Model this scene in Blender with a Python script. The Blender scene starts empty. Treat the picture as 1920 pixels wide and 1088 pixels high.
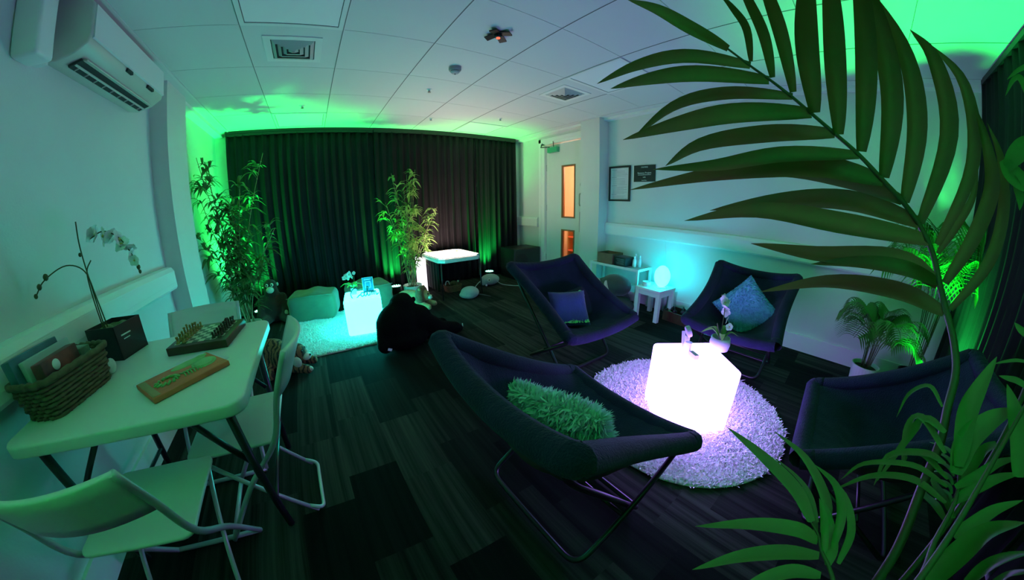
import bpy, math, random
from mathutils import Vector, Matrix
random.seed(7)
R = math.radians
sc = bpy.context.scene
COL = sc.collection
PI = math.pi

# ------------------------------------------------------------------ helpers
class MB:
    def __init__(s): s.v = []; s.f = []; s.m = []; s.mi = 0
    def add(s, vs, fs):
        n = len(s.v); s.v += [tuple(v) for v in vs]
        for f in fs: s.f.append(tuple(i+n for i in f)); s.m.append(s.mi)
        return s
    def box(s, c, d, rz=0, M=None):
        x, y, z = d[0]/2, d[1]/2, d[2]/2
        vs = [Vector(p) for p in ((-x,-y,-z),(x,-y,-z),(x,y,-z),(-x,y,-z),(-x,-y,z),(x,-y,z),(x,y,z),(-x,y,z))]
        m = M or Matrix.Rotation(rz, 3, 'Z')
        vs = [m @ v + Vector(c) for v in vs]
        return s.add(vs, [(0,3,2,1),(4,5,6,7),(0,1,5,4),(1,2,6,5),(2,3,7,6),(3,0,4,7)])
    def b2(s, a, b):
        return s.box([(a[i]+b[i])/2 for i in range(3)], [abs(b[i]-a[i]) for i in range(3)])
    def lathe(s, prof, c=(0,0,0), n=24, M=None, cap=True):
        vs = []; fs = []
        for (r, z) in prof:
            for k in range(n):
                a = 2*PI*k/n; p = Vector((r*math.cos(a), r*math.sin(a), z))
                if M: p = M @ p
                vs.append(p + Vector(c))
        for i in range(len(prof)-1):
            for k in range(n):
                k2 = (k+1) % n
                fs.append((i*n+k, i*n+k2, (i+1)*n+k2, (i+1)*n+k))
        if cap:
            fs.append(tuple(reversed(range(n)))); fs.append(tuple((len(prof)-1)*n+k for k in range(n)))
        return s.add(vs, fs)
    def tube(s, pts, r, n=8, r1=None, cap=True):
        pts = [Vector(p) for p in pts]; m = len(pts)
        r1 = r if r1 is None else r1
        vs = []; fs = []; up = None
        for i, p in enumerate(pts):
            t = (pts[min(i+1, m-1)] - pts[max(i-1, 0)])
            if t.length < 1e-9: t = Vector((0,0,1))
            t.normalize()
            if up is None:
                up = Vector((0,0,1)) if abs(t.z) < .9 else Vector((1,0,0))
            a = t.cross(up)
            if a.length < 1e-6: a = t.cross(Vector((0,1,0)))
            a.normalize(); b = a.cross(t).normalized(); up = b
            rr = r + (r1-r)*i/max(1, m-1)
            for k in range(n):
                g = 2*PI*k/n; vs.append(p + a*math.cos(g)*rr + b*math.sin(g)*rr)
        for i in range(m-1):
            for k in range(n):
                k2 = (k+1) % n
                fs.append((i*n+k, i*n+k2, (i+1)*n+k2, (i+1)*n+k))
        if cap: fs.append(tuple(reversed(range(n)))); fs.append(tuple((m-1)*n+k for k in range(n)))
        return s.add(vs, fs)
    def ell(s, c, r, n=16, m=10, M=None):
        vs = []; fs = []
        for i in range(m+1):
            t = PI*i/m
            for k in range(n):
                a = 2*PI*k/n
                p = Vector((r[0]*math.sin(t)*math.cos(a), r[1]*math.sin(t)*math.sin(a), r[2]*math.cos(t)))
                if M: p = M @ p
                vs.append(p + Vector(c))
        for i in range(m):
            for k in range(n):
                k2 = (k+1) % n
                fs.append((i*n+k, (i+1)*n+k, (i+1)*n+k2, i*n+k2))
        return s.add(vs, fs)
    def grid(s, fn, nu, nv):
        vs = [fn(i/nu, j/nv) for j in range(nv+1) for i in range(nu+1)]
        fs = [(j*(nu+1)+i, j*(nu+1)+i+1, (j+1)*(nu+1)+i+1, (j+1)*(nu+1)+i) for j in range(nv) for i in range(nu)]
        return s.add(vs, fs)
    def build(s, name, mat, parent=None, smooth=False, loc=None, rz=0):
        me = bpy.data.meshes.new(name); me.from_pydata(s.v, [], s.f); me.update()
        mats = mat if isinstance(mat, (list, tuple)) else [mat]
        for x in mats: me.materials.append(x)
        if len(mats) > 1:
            me.polygons.foreach_set('material_index', s.m)
        if smooth: me.polygons.foreach_set('use_smooth', [True]*len(me.polygons))
        o = bpy.data.objects.new(name, me); COL.objects.link(o)
        if parent: o.parent = parent
        if loc: o.location = loc
        if rz: o.rotation_euler[2] = rz
        return o

def tag(o, label=None, cat=None, group=None, kind=None):
    if label: o['label'] = label
    if cat: o['category'] = cat
    if group: o['group'] = group
    if kind: o['kind'] = kind
    return o
def thing(name, label, cat, loc=(0,0,0), rz=0, group=None):
    o = bpy.data.objects.new(name, None); COL.objects.link(o)
    o.empty_display_size = .05
    o.location = loc; o.rotation_euler[2] = rz
    return tag(o, label, cat, group)
def dup(o, loc=None, rz=None, label=None, group=None, parent=None):
    c = o.copy(); COL.objects.link(c)
    if parent: c.parent = parent
    if loc is not None: c.location = loc
    if rz is not None: c.rotation_euler = (0,0,rz)
    if label: c['label'] = label
    if group: c['group'] = group
    for ch in list(o.children): dup(ch, parent=c)
    return c
def bev(o, w=.004, seg=2):
    m = o.modifiers.new('Bevel', 'BEVEL'); m.width = w; m.segments = seg; m.limit_method = 'ANGLE'; m.angle_limit = R(40)
    for p in o.data.polygons: p.use_smooth = True
    return o
def rounded(pts, r, n=5):
    """polyline with rounded corners"""
    P = [Vector(p) for p in pts]; out = [P[0]]
    for i in range(1, len(P)-1):
        a, b, c = P[i-1], P[i], P[i+1]
        d1 = (a-b); d2 = (c-b); q = min(r, d1.length*.48, d2.length*.48)
        s1 = b + d1.normalized()*q; s2 = b + d2.normalized()*q
        for k in range(n+1):
            t = k/n; out.append(s1*(1-t)**2 + b*2*t*(1-t) + s2*t*t)
    out.append(P[-1]); return out
def catmull(P, n=6):
    P = [Vector(p) for p in P]; Q = [P[0]*2-P[1]] + P + [P[-1]*2-P[-2]]; out = []
    for i in range(1, len(Q)-2):
        a, b, c, d = Q[i-1:i+3]
        for k in range(n):
            t = k/n
            out.append(.5*((2*b)+(c-a)*t+(2*a-5*b+4*c-d)*t*t+(3*b-a-3*c+d)*t**3))
    out.append(P[-1]); return out

# ------------------------------------------------------------------ materials
def mat(name, col, rough=.6, metal=0, emit=None, es=1, col2=None, scale=20, bump=0, bscale=60, sheen=0, trans=0, stretch=None, spec=None, alpha=None, amt=.5, mix=None):
    m = bpy.data.materials.new(name); m.use_nodes = True
    nt = m.node_tree; N = nt.nodes; L = nt.links; b = N['Principled BSDF']
    b.inputs['Base Color'].default_value = (*col, 1); b.inputs['Roughness'].default_value = rough
    b.inputs['Metallic'].default_value = metal
    if spec is not None: b.inputs['Specular IOR Level'].default_value = spec
    if sheen:
        b.inputs['Sheen Weight'].default_value = sheen; b.inputs['Sheen Roughness'].default_value = .5
    if trans: b.inputs['Transmission Weight'].default_value = trans
    if emit:
        b.inputs['Emission Color'].default_value = (*emit, 1); b.inputs['Emission Strength'].default_value = es
    tc = N.new('ShaderNodeTexCoord'); mp = N.new('ShaderNodeMapping'); L.new(tc.outputs['Object'], mp.inputs[0])
    if stretch: mp.inputs['Scale'].default_value = stretch
    if col2:
        n = N.new('ShaderNodeTexNoise'); n.inputs['Scale'].default_value = scale; n.inputs['Detail'].default_value = 4
        L.new(mp.outputs[0], n.inputs['Vector'])
        r = N.new('ShaderNodeValToRGB'); r.color_ramp.elements[0].position = .5-amt/2*.8; r.color_ramp.elements[1].position = .5+amt/2*.8
        r.color_ramp.elements[0].color = (*col, 1); r.color_ramp.elements[1].color = (*col2, 1)
        L.new(n.outputs[0], r.inputs[0]); L.new(r.outputs[0], b.inputs['Base Color'])
    if bump:
        n2 = N.new('ShaderNodeTexNoise'); n2.inputs['Scale'].default_value = bscale; n2.inputs['Detail'].default_value = 3
        L.new(mp.outputs[0], n2.inputs['Vector'])
        bp = N.new('ShaderNodeBump'); bp.inputs['Strength'].default_value = bump; bp.inputs['Distance'].default_value = .01
        L.new(n2.outputs[0], bp.inputs['Height']); L.new(bp.outputs[0], b.inputs['Normal'])
    return m
def leafmat(name, c1, c2, rough=.35, tr=.35):
    m = mat(name, c1, rough, col2=c2, scale=9, amt=.7)
    nt = m.node_tree; N = nt.nodes; L = nt.links; b = N['Principled BSDF']; out = N['Material Output']
    t = N.new('ShaderNodeBsdfTranslucent'); ms = N.new('ShaderNodeMixShader'); ms.inputs[0].default_value = tr
    src = b.inputs['Base Color'].links[0].from_socket; L.new(src, t.inputs[0])
    L.new(b.outputs[0], ms.inputs[1]); L.new(t.outputs[0], ms.inputs[2]); L.new(ms.outputs[0], out.inputs[0])
    return m

M = {}
M['wall'] = mat('wall_paint', (.70,.71,.69), .75, col2=(.73,.74,.72), scale=3, bump=.08, bscale=90)
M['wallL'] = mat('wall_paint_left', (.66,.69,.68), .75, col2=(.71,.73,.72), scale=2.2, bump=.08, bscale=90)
M['trim'] = mat('trim_white', (.86,.87,.85), .45, bump=.02)
M['white'] = mat('white_plastic', (.72,.74,.70), .4, bump=.015)
M['whitegloss'] = mat('white_lacquer', (.8,.8,.8), .3)
M['cream'] = mat('cream_plastic', (.62,.62,.55), .4)
M['black'] = mat('black_plastic', (.012,.012,.014), .45)
M['tube'] = mat('black_powder_coat', (.008,.008,.010), .35)
M['dark_leg'] = mat('dark_grey_metal', (.05,.055,.06), .35, metal=.6)
M['grey_tube'] = mat('pale_grey_enamel', (.55,.57,.58), .3, metal=.2)
M['steel'] = mat('steel', (.5,.5,.5), .3, metal=1)
M['louver'] = mat('louver_dark', (.03,.035,.035), .6)
M['curtain'] = mat('black_velvet_curtain', (.013,.0105,.0135), .8, spec=.2, col2=(.008,.0065,.009), scale=3, bump=.1, bscale=140)
M['fabric'] = mat('navy_plush', (.010,.013,.034), .9, sheen=.06, spec=.15, col2=(.018,.020,.062), scale=7, bump=.5, bscale=160)
M['fabric_under'] = mat('brown_webbing', (.06,.035,.03), .8)
M['fur_white'] = mat('white_fur', (.66,.66,.66), .85, col2=(.58,.59,.60), scale=30)
M['fur_rug'] = mat('shaggy_white', (.84,.84,.84), .85)
M['fur_aqua'] = mat('aqua_fur', (.16,.62,.66), .8, col2=(.12,.5,.56), scale=9)
M['fur_mint'] = mat('pale_mint_fur', (.58,.82,.74), .8, col2=(.50,.75,.68), scale=20)
M['rug_base'] = mat('rug_backing', (.72,.68,.55), .9)
M['velvet_green'] = mat('green_velvet', (.10,.17,.10), .75, col2=(.07,.12,.08), scale=4, sheen=.5, bump=.4, bscale=30)
M['wicker'] = mat('dark_wicker', (.09,.055,.03), .7, col2=(.17,.11,.06), scale=40)
M['wood_dark'] = mat('dark_wood', (.09,.035,.02), .4, col2=(.05,.02,.012), scale=12, stretch=(1,8,1))
M['wood_orange'] = mat('orange_wood', (.85,.17,.07), .5, col2=(.72,.13,.05), scale=14, stretch=(1,6,1))
M['wood_light'] = mat('light_wood', (.42,.22,.07), .4)
M['wood_bead'] = mat('brown_beading', (.30,.14,.06), .5)
M['glassp'] = mat('clear_glass', (1,.95,.9), .05, trans=1)
M['leaf_palm'] = leafmat('palm_leaf', (.06,.11,.016), (.17,.10,.03), .30, .34)
M['leaf_palm2'] = leafmat('palm_leaf_bright', (.07,.24,.035), (.10,.27,.05), .4, .35)
M['stem_palm'] = mat('palm_stem', (.06,.10,.03), .5, col2=(.10,.07,.03), scale=10)
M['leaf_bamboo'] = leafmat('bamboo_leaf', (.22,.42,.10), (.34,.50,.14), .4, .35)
M['leaf_bamboo_backlit'] = leafmat('bamboo_leaf_backlit', (.08,.16,.05), (.12,.22,.07), .4, .3)  # same leaf, colour darkened to paint in its backlit look
M['cane'] = mat('bamboo_cane', (.30,.28,.12), .5, col2=(.22,.18,.08), scale=20)
M['leaf_far'] = leafmat('areca_leaf', (.10,.20,.06), (.14,.26,.08), .4, .35)
M['soil'] = mat('soil', (.03,.02,.015), .95, bump=.8, bscale=80)
M['pot_white'] = mat('white_ceramic', (.75,.74,.72), .35)
M['petal'] = leafmat('orchid_petal', (.85,.86,.84), (.78,.80,.80), .5, .25)
M['petal_in'] = mat('orchid_lip', (.6,.5,.15), .5)
M['fur_black'] = mat('black_fur', (.0035,.003,.003), .9, spec=.1, bump=.8, bscale=120)
M['fur_rust'] = mat('rust_fur', (.06,.014,.009), .9, col2=(.035,.010,.007), scale=20, sheen=.2, bump=.8, bscale=120)
M['fur_tan'] = mat('tan_fur', (.45,.30,.13), .9, col2=(.36,.22,.09), scale=14, sheen=.2, bump=.7, bscale=120)
M['fur_mane'] = mat('brown_mane', (.20,.08,.035), .9, col2=(.13,.05,.02), scale=25, sheen=.2, bump=1, bscale=90)
M['fur_pale'] = mat('pale_plush', (.66,.60,.50), .85, bump=.5, bscale=120)
M['fur_grey'] = mat('grey_plush', (.40,.42,.40), .85, col2=(.32,.34,.33), scale=12, sheen=.2, bump=.6, bscale=130)
M['fur_dkgrey'] = mat('dark_grey_plush', (.035,.04,.045), .6, sheen=.3, bump=.4, bscale=100)
M['eye'] = mat('glass_eye', (.005,.005,.005), .1)
M['navy_velvet'] = mat('blue_sequin_velvet', (.03,.03,.32), .6, sheen=.5, col2=(.015,.02,.16), scale=8, bump=.4, bscale=60)
M['sequin'] = mat('green_sequins', (.35,.95,.45), .3, metal=.5)
M['paper'] = mat('paper', (.72,.74,.76), .8, col2=(.64,.67,.70), scale=6)
M['ink'] = mat('ink_grey', (.25,.27,.30), .8)
M['white_ink'] = mat('white_lettering', (.8,.8,.8), .7)
M['green_box'] = mat('closer_green', (.05,.45,.22), .5)
M['terracotta'] = mat('terracotta_weave', (.32,.13,.07), .8, col2=(.22,.09,.05), scale=30, bump=.5, bscale=60)
M['red_led'] = mat('red_led', (.3,0,0), .4, emit=(1,.12,.06), es=2.2)
M['teal_card'] = mat('teal_card', (.05,.22,.30), .5, col2=(.03,.08,.12), scale=9)
M['red_card'] = mat('dark_red_card', (.34,.07,.05), .5, col2=(.05,.015,.02), scale=9)
M['brown_card'] = mat('brown_card', (.25,.15,.09), .8, col2=(.19,.11,.07), scale=12)
M['grey_card'] = mat('pale_grey_card', (.42,.45,.46), .6)
M['black_card'] = mat('black_card', (.012,.014,.018), .45)
M['moss'] = mat('dry_moss', (.22,.26,.12), .95, bump=1, bscale=80, col2=(.12,.14,.06), scale=40)
M['yellow'] = mat('yellow_green_toy', (.65,.75,.10), .5)
M['frost'] = mat('frosted_glass', (.8,.85,.88), .25, trans=.35)
M['carving'] = mat('green_painted_relief', (.20,.42,.13), .5, col2=(.32,.52,.22), scale=18)
M['blue_card'] = mat('blue_picture', (.03,.22,.40), .5, col2=(.02,.12,.24), scale=20)
M['acrylic'] = mat('blue_acrylic', (.01,.12,.15), .4)
M['silver'] = mat('grey_block', (.45,.42,.50), .35)
def tiles_mat():
    m = bpy.data.materials.new('carpet_plank'); m.use_nodes = True
    nt = m.node_tree; N = nt.nodes; L = nt.links; b = N['Principled BSDF']
    b.inputs['Roughness'].default_value = .95; b.inputs['Specular IOR Level'].default_value = .15
    tc = N.new('ShaderNodeTexCoord')
    mp = N.new('ShaderNodeMapping'); mp.inputs['Rotation'].default_value = (0,0,R(90)); mp.inputs['Location'].default_value = (.13,.11,0)
    L.new(tc.outputs['Object'], mp.inputs[0])
    br = N.new('ShaderNodeTexBrick'); br.offset = .3; br.inputs['Scale'].default_value = 1
    br.inputs['Brick Width'].default_value = .49; br.inputs['Row Height'].default_value = .245
    br.inputs['Mortar Size'].default_value = .0; br.inputs['Color1'].default_value = (.004,.0045,.0045,1); br.inputs['Color2'].default_value = (.038,.039,.033,1)
    br.inputs['Bias'].default_value = -.15
    L.new(mp.outputs[0], br.inputs['Vector'])
    # fine stripes along y, different for each plank
    mp2 = N.new('ShaderNodeMapping'); mp2.inputs['Scale'].default_value = (30, .6, 1); L.new(tc.outputs['Object'], mp2.inputs[0])
    ad = N.new('ShaderNodeVectorMath'); ad.operation = 'MULTIPLY_ADD'
    L.new(br.outputs[0], ad.inputs[0]); ad.inputs[1].default_value = (90,90,90); L.new(mp2.outputs[0], ad.inputs[2])
    n = N.new('ShaderNodeTexNoise'); n.inputs['Scale'].default_value = 1; n.inputs['Detail'].default_value = 5; n.inputs['Roughness'].default_value = .65
    L.new(ad.outputs[0], n.inputs['Vector'])
    rp = N.new('ShaderNodeValToRGB'); rp.color_ramp.elements[0].position = .35; rp.color_ramp.elements[0].color = (.35,.35,.35,1)
    rp.color_ramp.elements[1].position = .66; rp.color_ramp.elements[1].color = (1.9,1.9,1.9,1)
    L.new(n.outputs[0], rp.inputs[0])
    mx = N.new('ShaderNodeMix'); mx.data_type = 'RGBA'; mx.blend_type = 'MULTIPLY'; mx.inputs[0].default_value = 1
    L.new(br.outputs[0], mx.inputs[6]); L.new(rp.outputs[0], mx.inputs[7]); L.new(mx.outputs[2], b.inputs['Base Color'])
    n3 = N.new('ShaderNodeTexNoise'); n3.inputs['Scale'].default_value = 400; L.new(tc.outputs['Object'], n3.inputs['Vector'])
    bp = N.new('ShaderNodeBump'); bp.inputs['Strength'].default_value = .3; bp.inputs['Distance'].default_value = .004
    L.new(n3.outputs[0], bp.inputs['Height']); L.new(bp.outputs[0], b.inputs['Normal'])
    return m
M['carpet'] = tiles_mat()
def chess_mat():
    m = bpy.data.materials.new('chess_squares'); m.use_nodes = True
    nt = m.node_tree; N = nt.nodes; L = nt.links; b = N['Principled BSDF']; b.inputs['Roughness'].default_value = .4
    tc = N.new('ShaderNodeTexCoord'); c = N.new('ShaderNodeTexChecker'); c.inputs['Scale'].default_value = 1/.027
    c.inputs['Color1'].default_value = (.62,.55,.42,1); c.inputs['Color2'].default_value = (.05,.09,.04,1)
    mp = N.new('ShaderNodeMapping'); mp.inputs['Location'].default_value = (0,0,.013)
    L.new(tc.outputs['Object'], mp.inputs[0]); L.new(mp.outputs[0], c.inputs['Vector']); L.new(c.outputs[0], b.inputs['Base Color'])
    return m
M['chess'] = chess_mat()
def tiger_mat():
    m = bpy.data.materials.new('striped_fur'); m.use_nodes = True
    nt = m.node_tree; N = nt.nodes; L = nt.links; b = N['Principled BSDF']; b.inputs['Roughness'].default_value = .9
    tc = N.new('ShaderNodeTexCoord'); w = N.new('ShaderNodeTexWave'); w.inputs['Scale'].default_value = 9; w.inputs['Distortion'].default_value = 6; w.inputs['Detail Scale'].default_value = 2
    r = N.new('ShaderNodeValToRGB'); r.color_ramp.elements[0].position = .25; r.color_ramp.elements[0].color = (.03,.018,.01,1)
    r.color_ramp.elements[1].position = .42; r.color_ramp.elements[1].color = (.24,.11,.05,1)
    L.new(tc.outputs['Object'], w.inputs['Vector']); L.new(w.outputs[0], r.inputs[0]); L.new(r.outputs[0], b.inputs['Base Color'])
    return m
M['tiger'] = tiger_mat()
def glow(name, col, s): return mat(name, (.8,.8,.8), .4, emit=col, es=s)

# ------------------------------------------------------------------ room
H = 2.348; XL = -1.23; XR = 3.39; YF = 4.66; YN = -1.12
def struct(name, mb, m, **k):
    o = mb.build(name, m, **k); o['kind'] = 'structure'; return o
struct('floor', MB().b2((XL-.1, YN-.1, -.1), (4.6, YF+.1, 0)), M['carpet'])
struct('wall_left', MB().b2((XL-.1, YN, 0), (XL, YF, H)), M['wallL'])
struct('wall_far', MB().b2((XL-.1, YF, 0), (4.6, YF+.1, H)), M['wall'])
struct('wall_near', MB().b2((XL-.1, YN-.1, 0), (4.6, YN, H)), M['wall'])
DY0, DY1, DZ = 3.06, 4.02, 2.22      # door opening
b = MB(); b.b2((XR, YN, 0), (XR+.12, DY0, H)); b.b2((XR, DY1, 0), (XR+.12, YF, H)); b.b2((XR, DY0, DZ), (XR+.12, DY1, H))
struct('wall_right', b, M['wall'])
struct('wall_pillar_left', MB().b2((XL, 2.78, 0), (-1.093, 3.2, H)), M['wall'])
struct('wall_pillar_right', MB().b2((3.215, 2.66, 0), (XR, 2.99, H)), M['wall'])
# corridor beyond the door
M['corr'] = mat('corridor_paint', (.85,.55,.38), .8)
b = MB(); b.b2((4.4, 2.4, 0), (4.5, YF, H)); b.b2((XR+.12, 2.3, 0), (4.5, 2.4, H))
struct('wall_corridor', b, M['corr'])
# ceiling: panels on a 0.6 m grid with narrow joints
x0, y0 = -.414, 2.0267
xs = [x0+.6*k for k in range(-1, 7)]; ys = [y0+.6*k for k in range(-6, 5)]
M['ceil'] = mat('ceiling_tile', (.75,.76,.76), .7, bump=.05, bscale=200)
M['ceil2'] = mat('ceiling_tile_light', (.70,.71,.71), .7, bump=.05, bscale=200)
M['ceilgap'] = mat('ceiling_grid', (.20,.21,.21), .7)
M['ceilbar'] = mat('ceiling_grid_bar', (.80,.80,.80), .5)
lights_at = {(1,-1),(5,-1),(1,3),(5,3)}
mb = MB(); mb.b2((XL-.1, YN-.1, H+.012), (4.6, YF+.1, H+.1))
b2 = MB()
for i in range(len(xs)-1):
    for j in range(len(ys)-1):
        g = .0025
        mb.b2((xs[i]+g, ys[j]+g, H), (xs[i+1]-g, ys[j+1]-g, H+.012))
mb.b2((XL, YN, H), (xs[0]-g, YF, H+.012)); mb.b2((xs[-1]+g, YN, H), (4.6, YF, H+.012))
mb.b2((xs[0]-g, YN, H), (xs[-1]+g, ys[0]-g, H+.012))
mb.b2((xs[0]-g, ys[-1]+g, H), (xs[-1]+g, YF, H+.012))
struct('ceiling', mb, M['ceil'])
bars = MB()
for i, x in enumerate(xs[1:-1]): bars.b2((x+.003, YN, H-.0025), (x+.008, YF, H))
bars.b2((xs[-1], YN, H-.006), (xs[-1]+.02, YF, H)); bars.b2((xs[0]-.02, YN, H-.006), (xs[0], YF, H))
struct('trim_1', bars, M['ceilbar'])
gp = MB()
for x in xs[1:-1]: gp.b2((x-.003, YN, H-.002), (x+.003, YF, H))
struct('trim_2', gp, M['ceilgap'])
# shallow margin cornices along both side walls
struct('trim_3', MB().b2((XL, YN, H-.035), (-1.12, YF, H)), M['trim'])
struct('trim_4', MB().b2((3.30, YN, H-.03), (XR, DY1+.6, H)), M['trim'])
# baseboards
struct('baseboard_right', MB().b2((XR-.02, YN, 0), (XR, 2.66, .155)), M['trim'])
struct('baseboard_left', MB().b2((XL, YN, 0), (XL+.02, 2.78, .155)), M['trim'])
b = MB(); b.b2((3.195, 2.66, 0), (3.215, 2.99, .15)); struct('baseboard_pillar', b, M['trim'])
# rails (wall protection boards)
def rail(name, xw, side, ya, yb, za, zb, d):
    pr = [(0, za), (d*.85, za+.004), (d, za+.02), (d, zb-.035), (d*.75, zb-.006), (d*.4, zb), (0, zb)]
    m_ = MB(); n = len(pr); vs = []
    for y in (ya, yb):
        for (t, z) in pr: vs.append((xw+side*t, y, z))
    fs = [(i, (i+1) % n, n+(i+1) % n, n+i) for i in range(n)] + [tuple(range(n)), tuple(reversed(range(n, 2*n)))]
    m_.add(vs, fs)
    for zz in (za+.05, zb-.045):
        m_.b2((xw+side*(d), ya+.002, zz), (xw+side*(d+.0015), yb-.002, zz+.0025))
    return struct(name, m_, M['trim'])
rail('trim_5', XL, 1, YN, 2.74, .80, .972, .075)
rail('trim_6', XR, -1, YN, 2.655, .815, .978, .045)
rail('trim_7', XR, -1, 4.09, YF, .823, .99, .05)

# door
dx = XR+.03
d = thing('door_1', 'pale door with two narrow glazed panels in the right wall', 'door', (dx, 3.93, 0)); d['kind'] = 'structure'
def dl(mb, name, m, **k): return mb.build(name, m, d, **k)
# local y runs 0..-0.86 ; world y = 3.93 + y
W = .85; hs = (( -.355, -.645),)
b = MB(); z1, z2, z3, z4, DT = .30, .82, 1.0, 1.81, 2.16
b.b2((0, -W, .01), (.045, -.645, DT)); b.b2((0, -.355, .01), (.045, 0, DT))
for a_, c_ in ((.01, z1), (z2, z3), (z4, DT)): b.b2((0, -.645, a_), (.045, -.355, c_))
dl(b, 'door_leaf', M['wall'])
for (a_, c_) in ((z1, z2), (z3, z4)):
    b = MB(); t = .022
    b.b2((-.008, -.645, a_), (.05, -.645+t, c_)); b.b2((-.008, -.355-t, a_), (.05, -.355, c_))
    b.b2((-.008, -.645+t, a_), (.05, -.355-t, a_+t)); b.b2((-.008, -.645+t, c_-t), (.05, -.355-t, c_))
    fr = dl(b, 'window_beading', M['wood_bead'])
    g = MB().b2((.018, -.645+t, a_+t), (.024, -.355-t, c_-t)).build('glass_pane', M['glassp'], fr)
b = MB(); b.tube(rounded([(-.002, -.775, 1.18), (-.05, -.775, 1.20), (-.05, -.775, 1.36), (-.002, -.775, 1.38)], .02), .010)
dl(b, 'pull_handle', M['steel'], smooth=True)
b = MB(); b.b2((-.012, -.80, .80), (0, -.745, 1.10)); dl(b, 'lock_plate', M['steel'])
b = MB(); b.lathe([(.028, 0), (.028, .012), (.02, .016)], (0, -.775, 1.50), M=Matrix.Rotation(R(-90), 3, 'Y')); dl(b, 'thumb_turn', M['steel'])
b = MB(); b.b2((-.06, -.30, 2.03), (0, -.08, 2.11)); dl(b, 'door_closer', M['green_box'])
b = MB(); b.tube([(-.05, -.12, 2.12), (-.10, .03, 2.13), (-.03, .07, 2.22)], .008); b.tube([(-.05, -.22, 2.115), (-.06, -.22, 2.20)], .006); dl(b, 'closer_arm', M['dark_leg'])
for z in (.28, 1.1, 1.75):
    b = MB(); b.b2((-.006, -.003, z), (.01, .012, z+.1)); dl(b, 'hinge', M['steel'])
b = MB(); b.b2((XR-.015, 3.935, 0), (XR+.09, DY1, 2.19)); b.b2((XR-.015, 3.045, 0), (XR+.09, 3.075, 2.19)); b.b2((XR-.015, 3.045, 2.17), (XR+.09, DY1, 2.235))
struct('trim_8', b, M['trim'])
b = MB(); b.b2((XR-.02, DY1, 0), (XR+.001, DY1+.055, 2.27)); b.b2((XR-.02, 3.0, 2.215), (XR+.001, DY1+.055, 2.27)); struct('trim_9', b, M['trim'])
cl = thing('corridor_light', 'lit orange-toned lamp in the corridor beyond the door', 'light', (4.05, 3.3, 1.9))
b = MB(); b.b2((-.1,-.15,0), (.1,.15,.03)); b.build('lamp_shade', glow('corridor_glow', (1,.7,.42), 16), cl)
ld = bpy.data.lights.new('corridor_bulb', 'POINT'); ld.energy = 70; ld.color = (1,.70,.45); ld.shadow_soft_size = .1
lo = bpy.data.objects.new('bulb', ld); COL.objects.link(lo); lo.parent = cl; lo.location = (0,0,-.1)
# leaning items seen through the lower pane
cb = thing('corridor_shelf', 'wooden shelf unit standing in the corridor behind the glass', 'shelf', (4.25, 3.6, 0))
for z in (.35, .6, .8):
    MB().b2((-.15,-.5,z), (.12,.5,z+.025)).build('shelf_board', M['wood_orange'], cb)
MB().b2((-.15,-.52,0), (.12,-.5,.85)).build('side_panel', M['wood_light'], cb); MB().b2((-.15,.5,0), (.12,.52,.85)).build('side_panel', M['wood_light'], cb)

# ------------------------------------------------------------------ ceiling fittings
CL = [((-.114, 1.727), 'dim square ceiling light panel cut by the top of the photo, left', 0),
      ((2.286, 1.727), 'dim square ceiling light panel partly behind the palm fronds', 0),
      ((-.114, 4.127), 'ceiling light panel lit green from below above the left end of the long curtain', 0),
      ((2.286, 4.127), 'ceiling light panel lit green from below above the right end of the long curtain', 0)]
c0 = None
for (x, y), lab, _ in CL:
    if c0 is None:
        c0 = thing('ceiling_light', lab, 'ceiling light', (x, y, H), group='square ceiling light panels')
        b = MB(); w = .296; t = .028
        b.b2((-w,-w,-.008), (w,-w+t,0)); b.b2((-w,w-t,-.008), (w,w,0)); b.b2((-w,-w+t,-.008), (-w+t,w-t,0)); b.b2((w-t,-w+t,-.008), (w,w-t,0))
        b.build('frame', M['trim'], c0); MB().b2((-w+t+.004,-w+t+.004,-.003), (w-t-.004,w-t-.004,0)).build('diffuser_panel', mat('opal_panel_fill_glow', (.86,.88,.88), .5, emit=(.5,.85,1), es=.03), c0)  # panels are off; faint emission added as ambient fill
        b = MB(); w2 = w-t
        for sx in (-1, 1): b.b2((sx*w2-.003,-w2,-.0035), (sx*w2+.003,w2,-.001)); b.b2((-w2,sx*w2-.003,-.0035), (w2,sx*w2+.003,-.001))
        b.build('shadow_gap', M['louver'], c0)
    else: dup(c0, (x, y, H), 0, lab)
v0 = None
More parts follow.
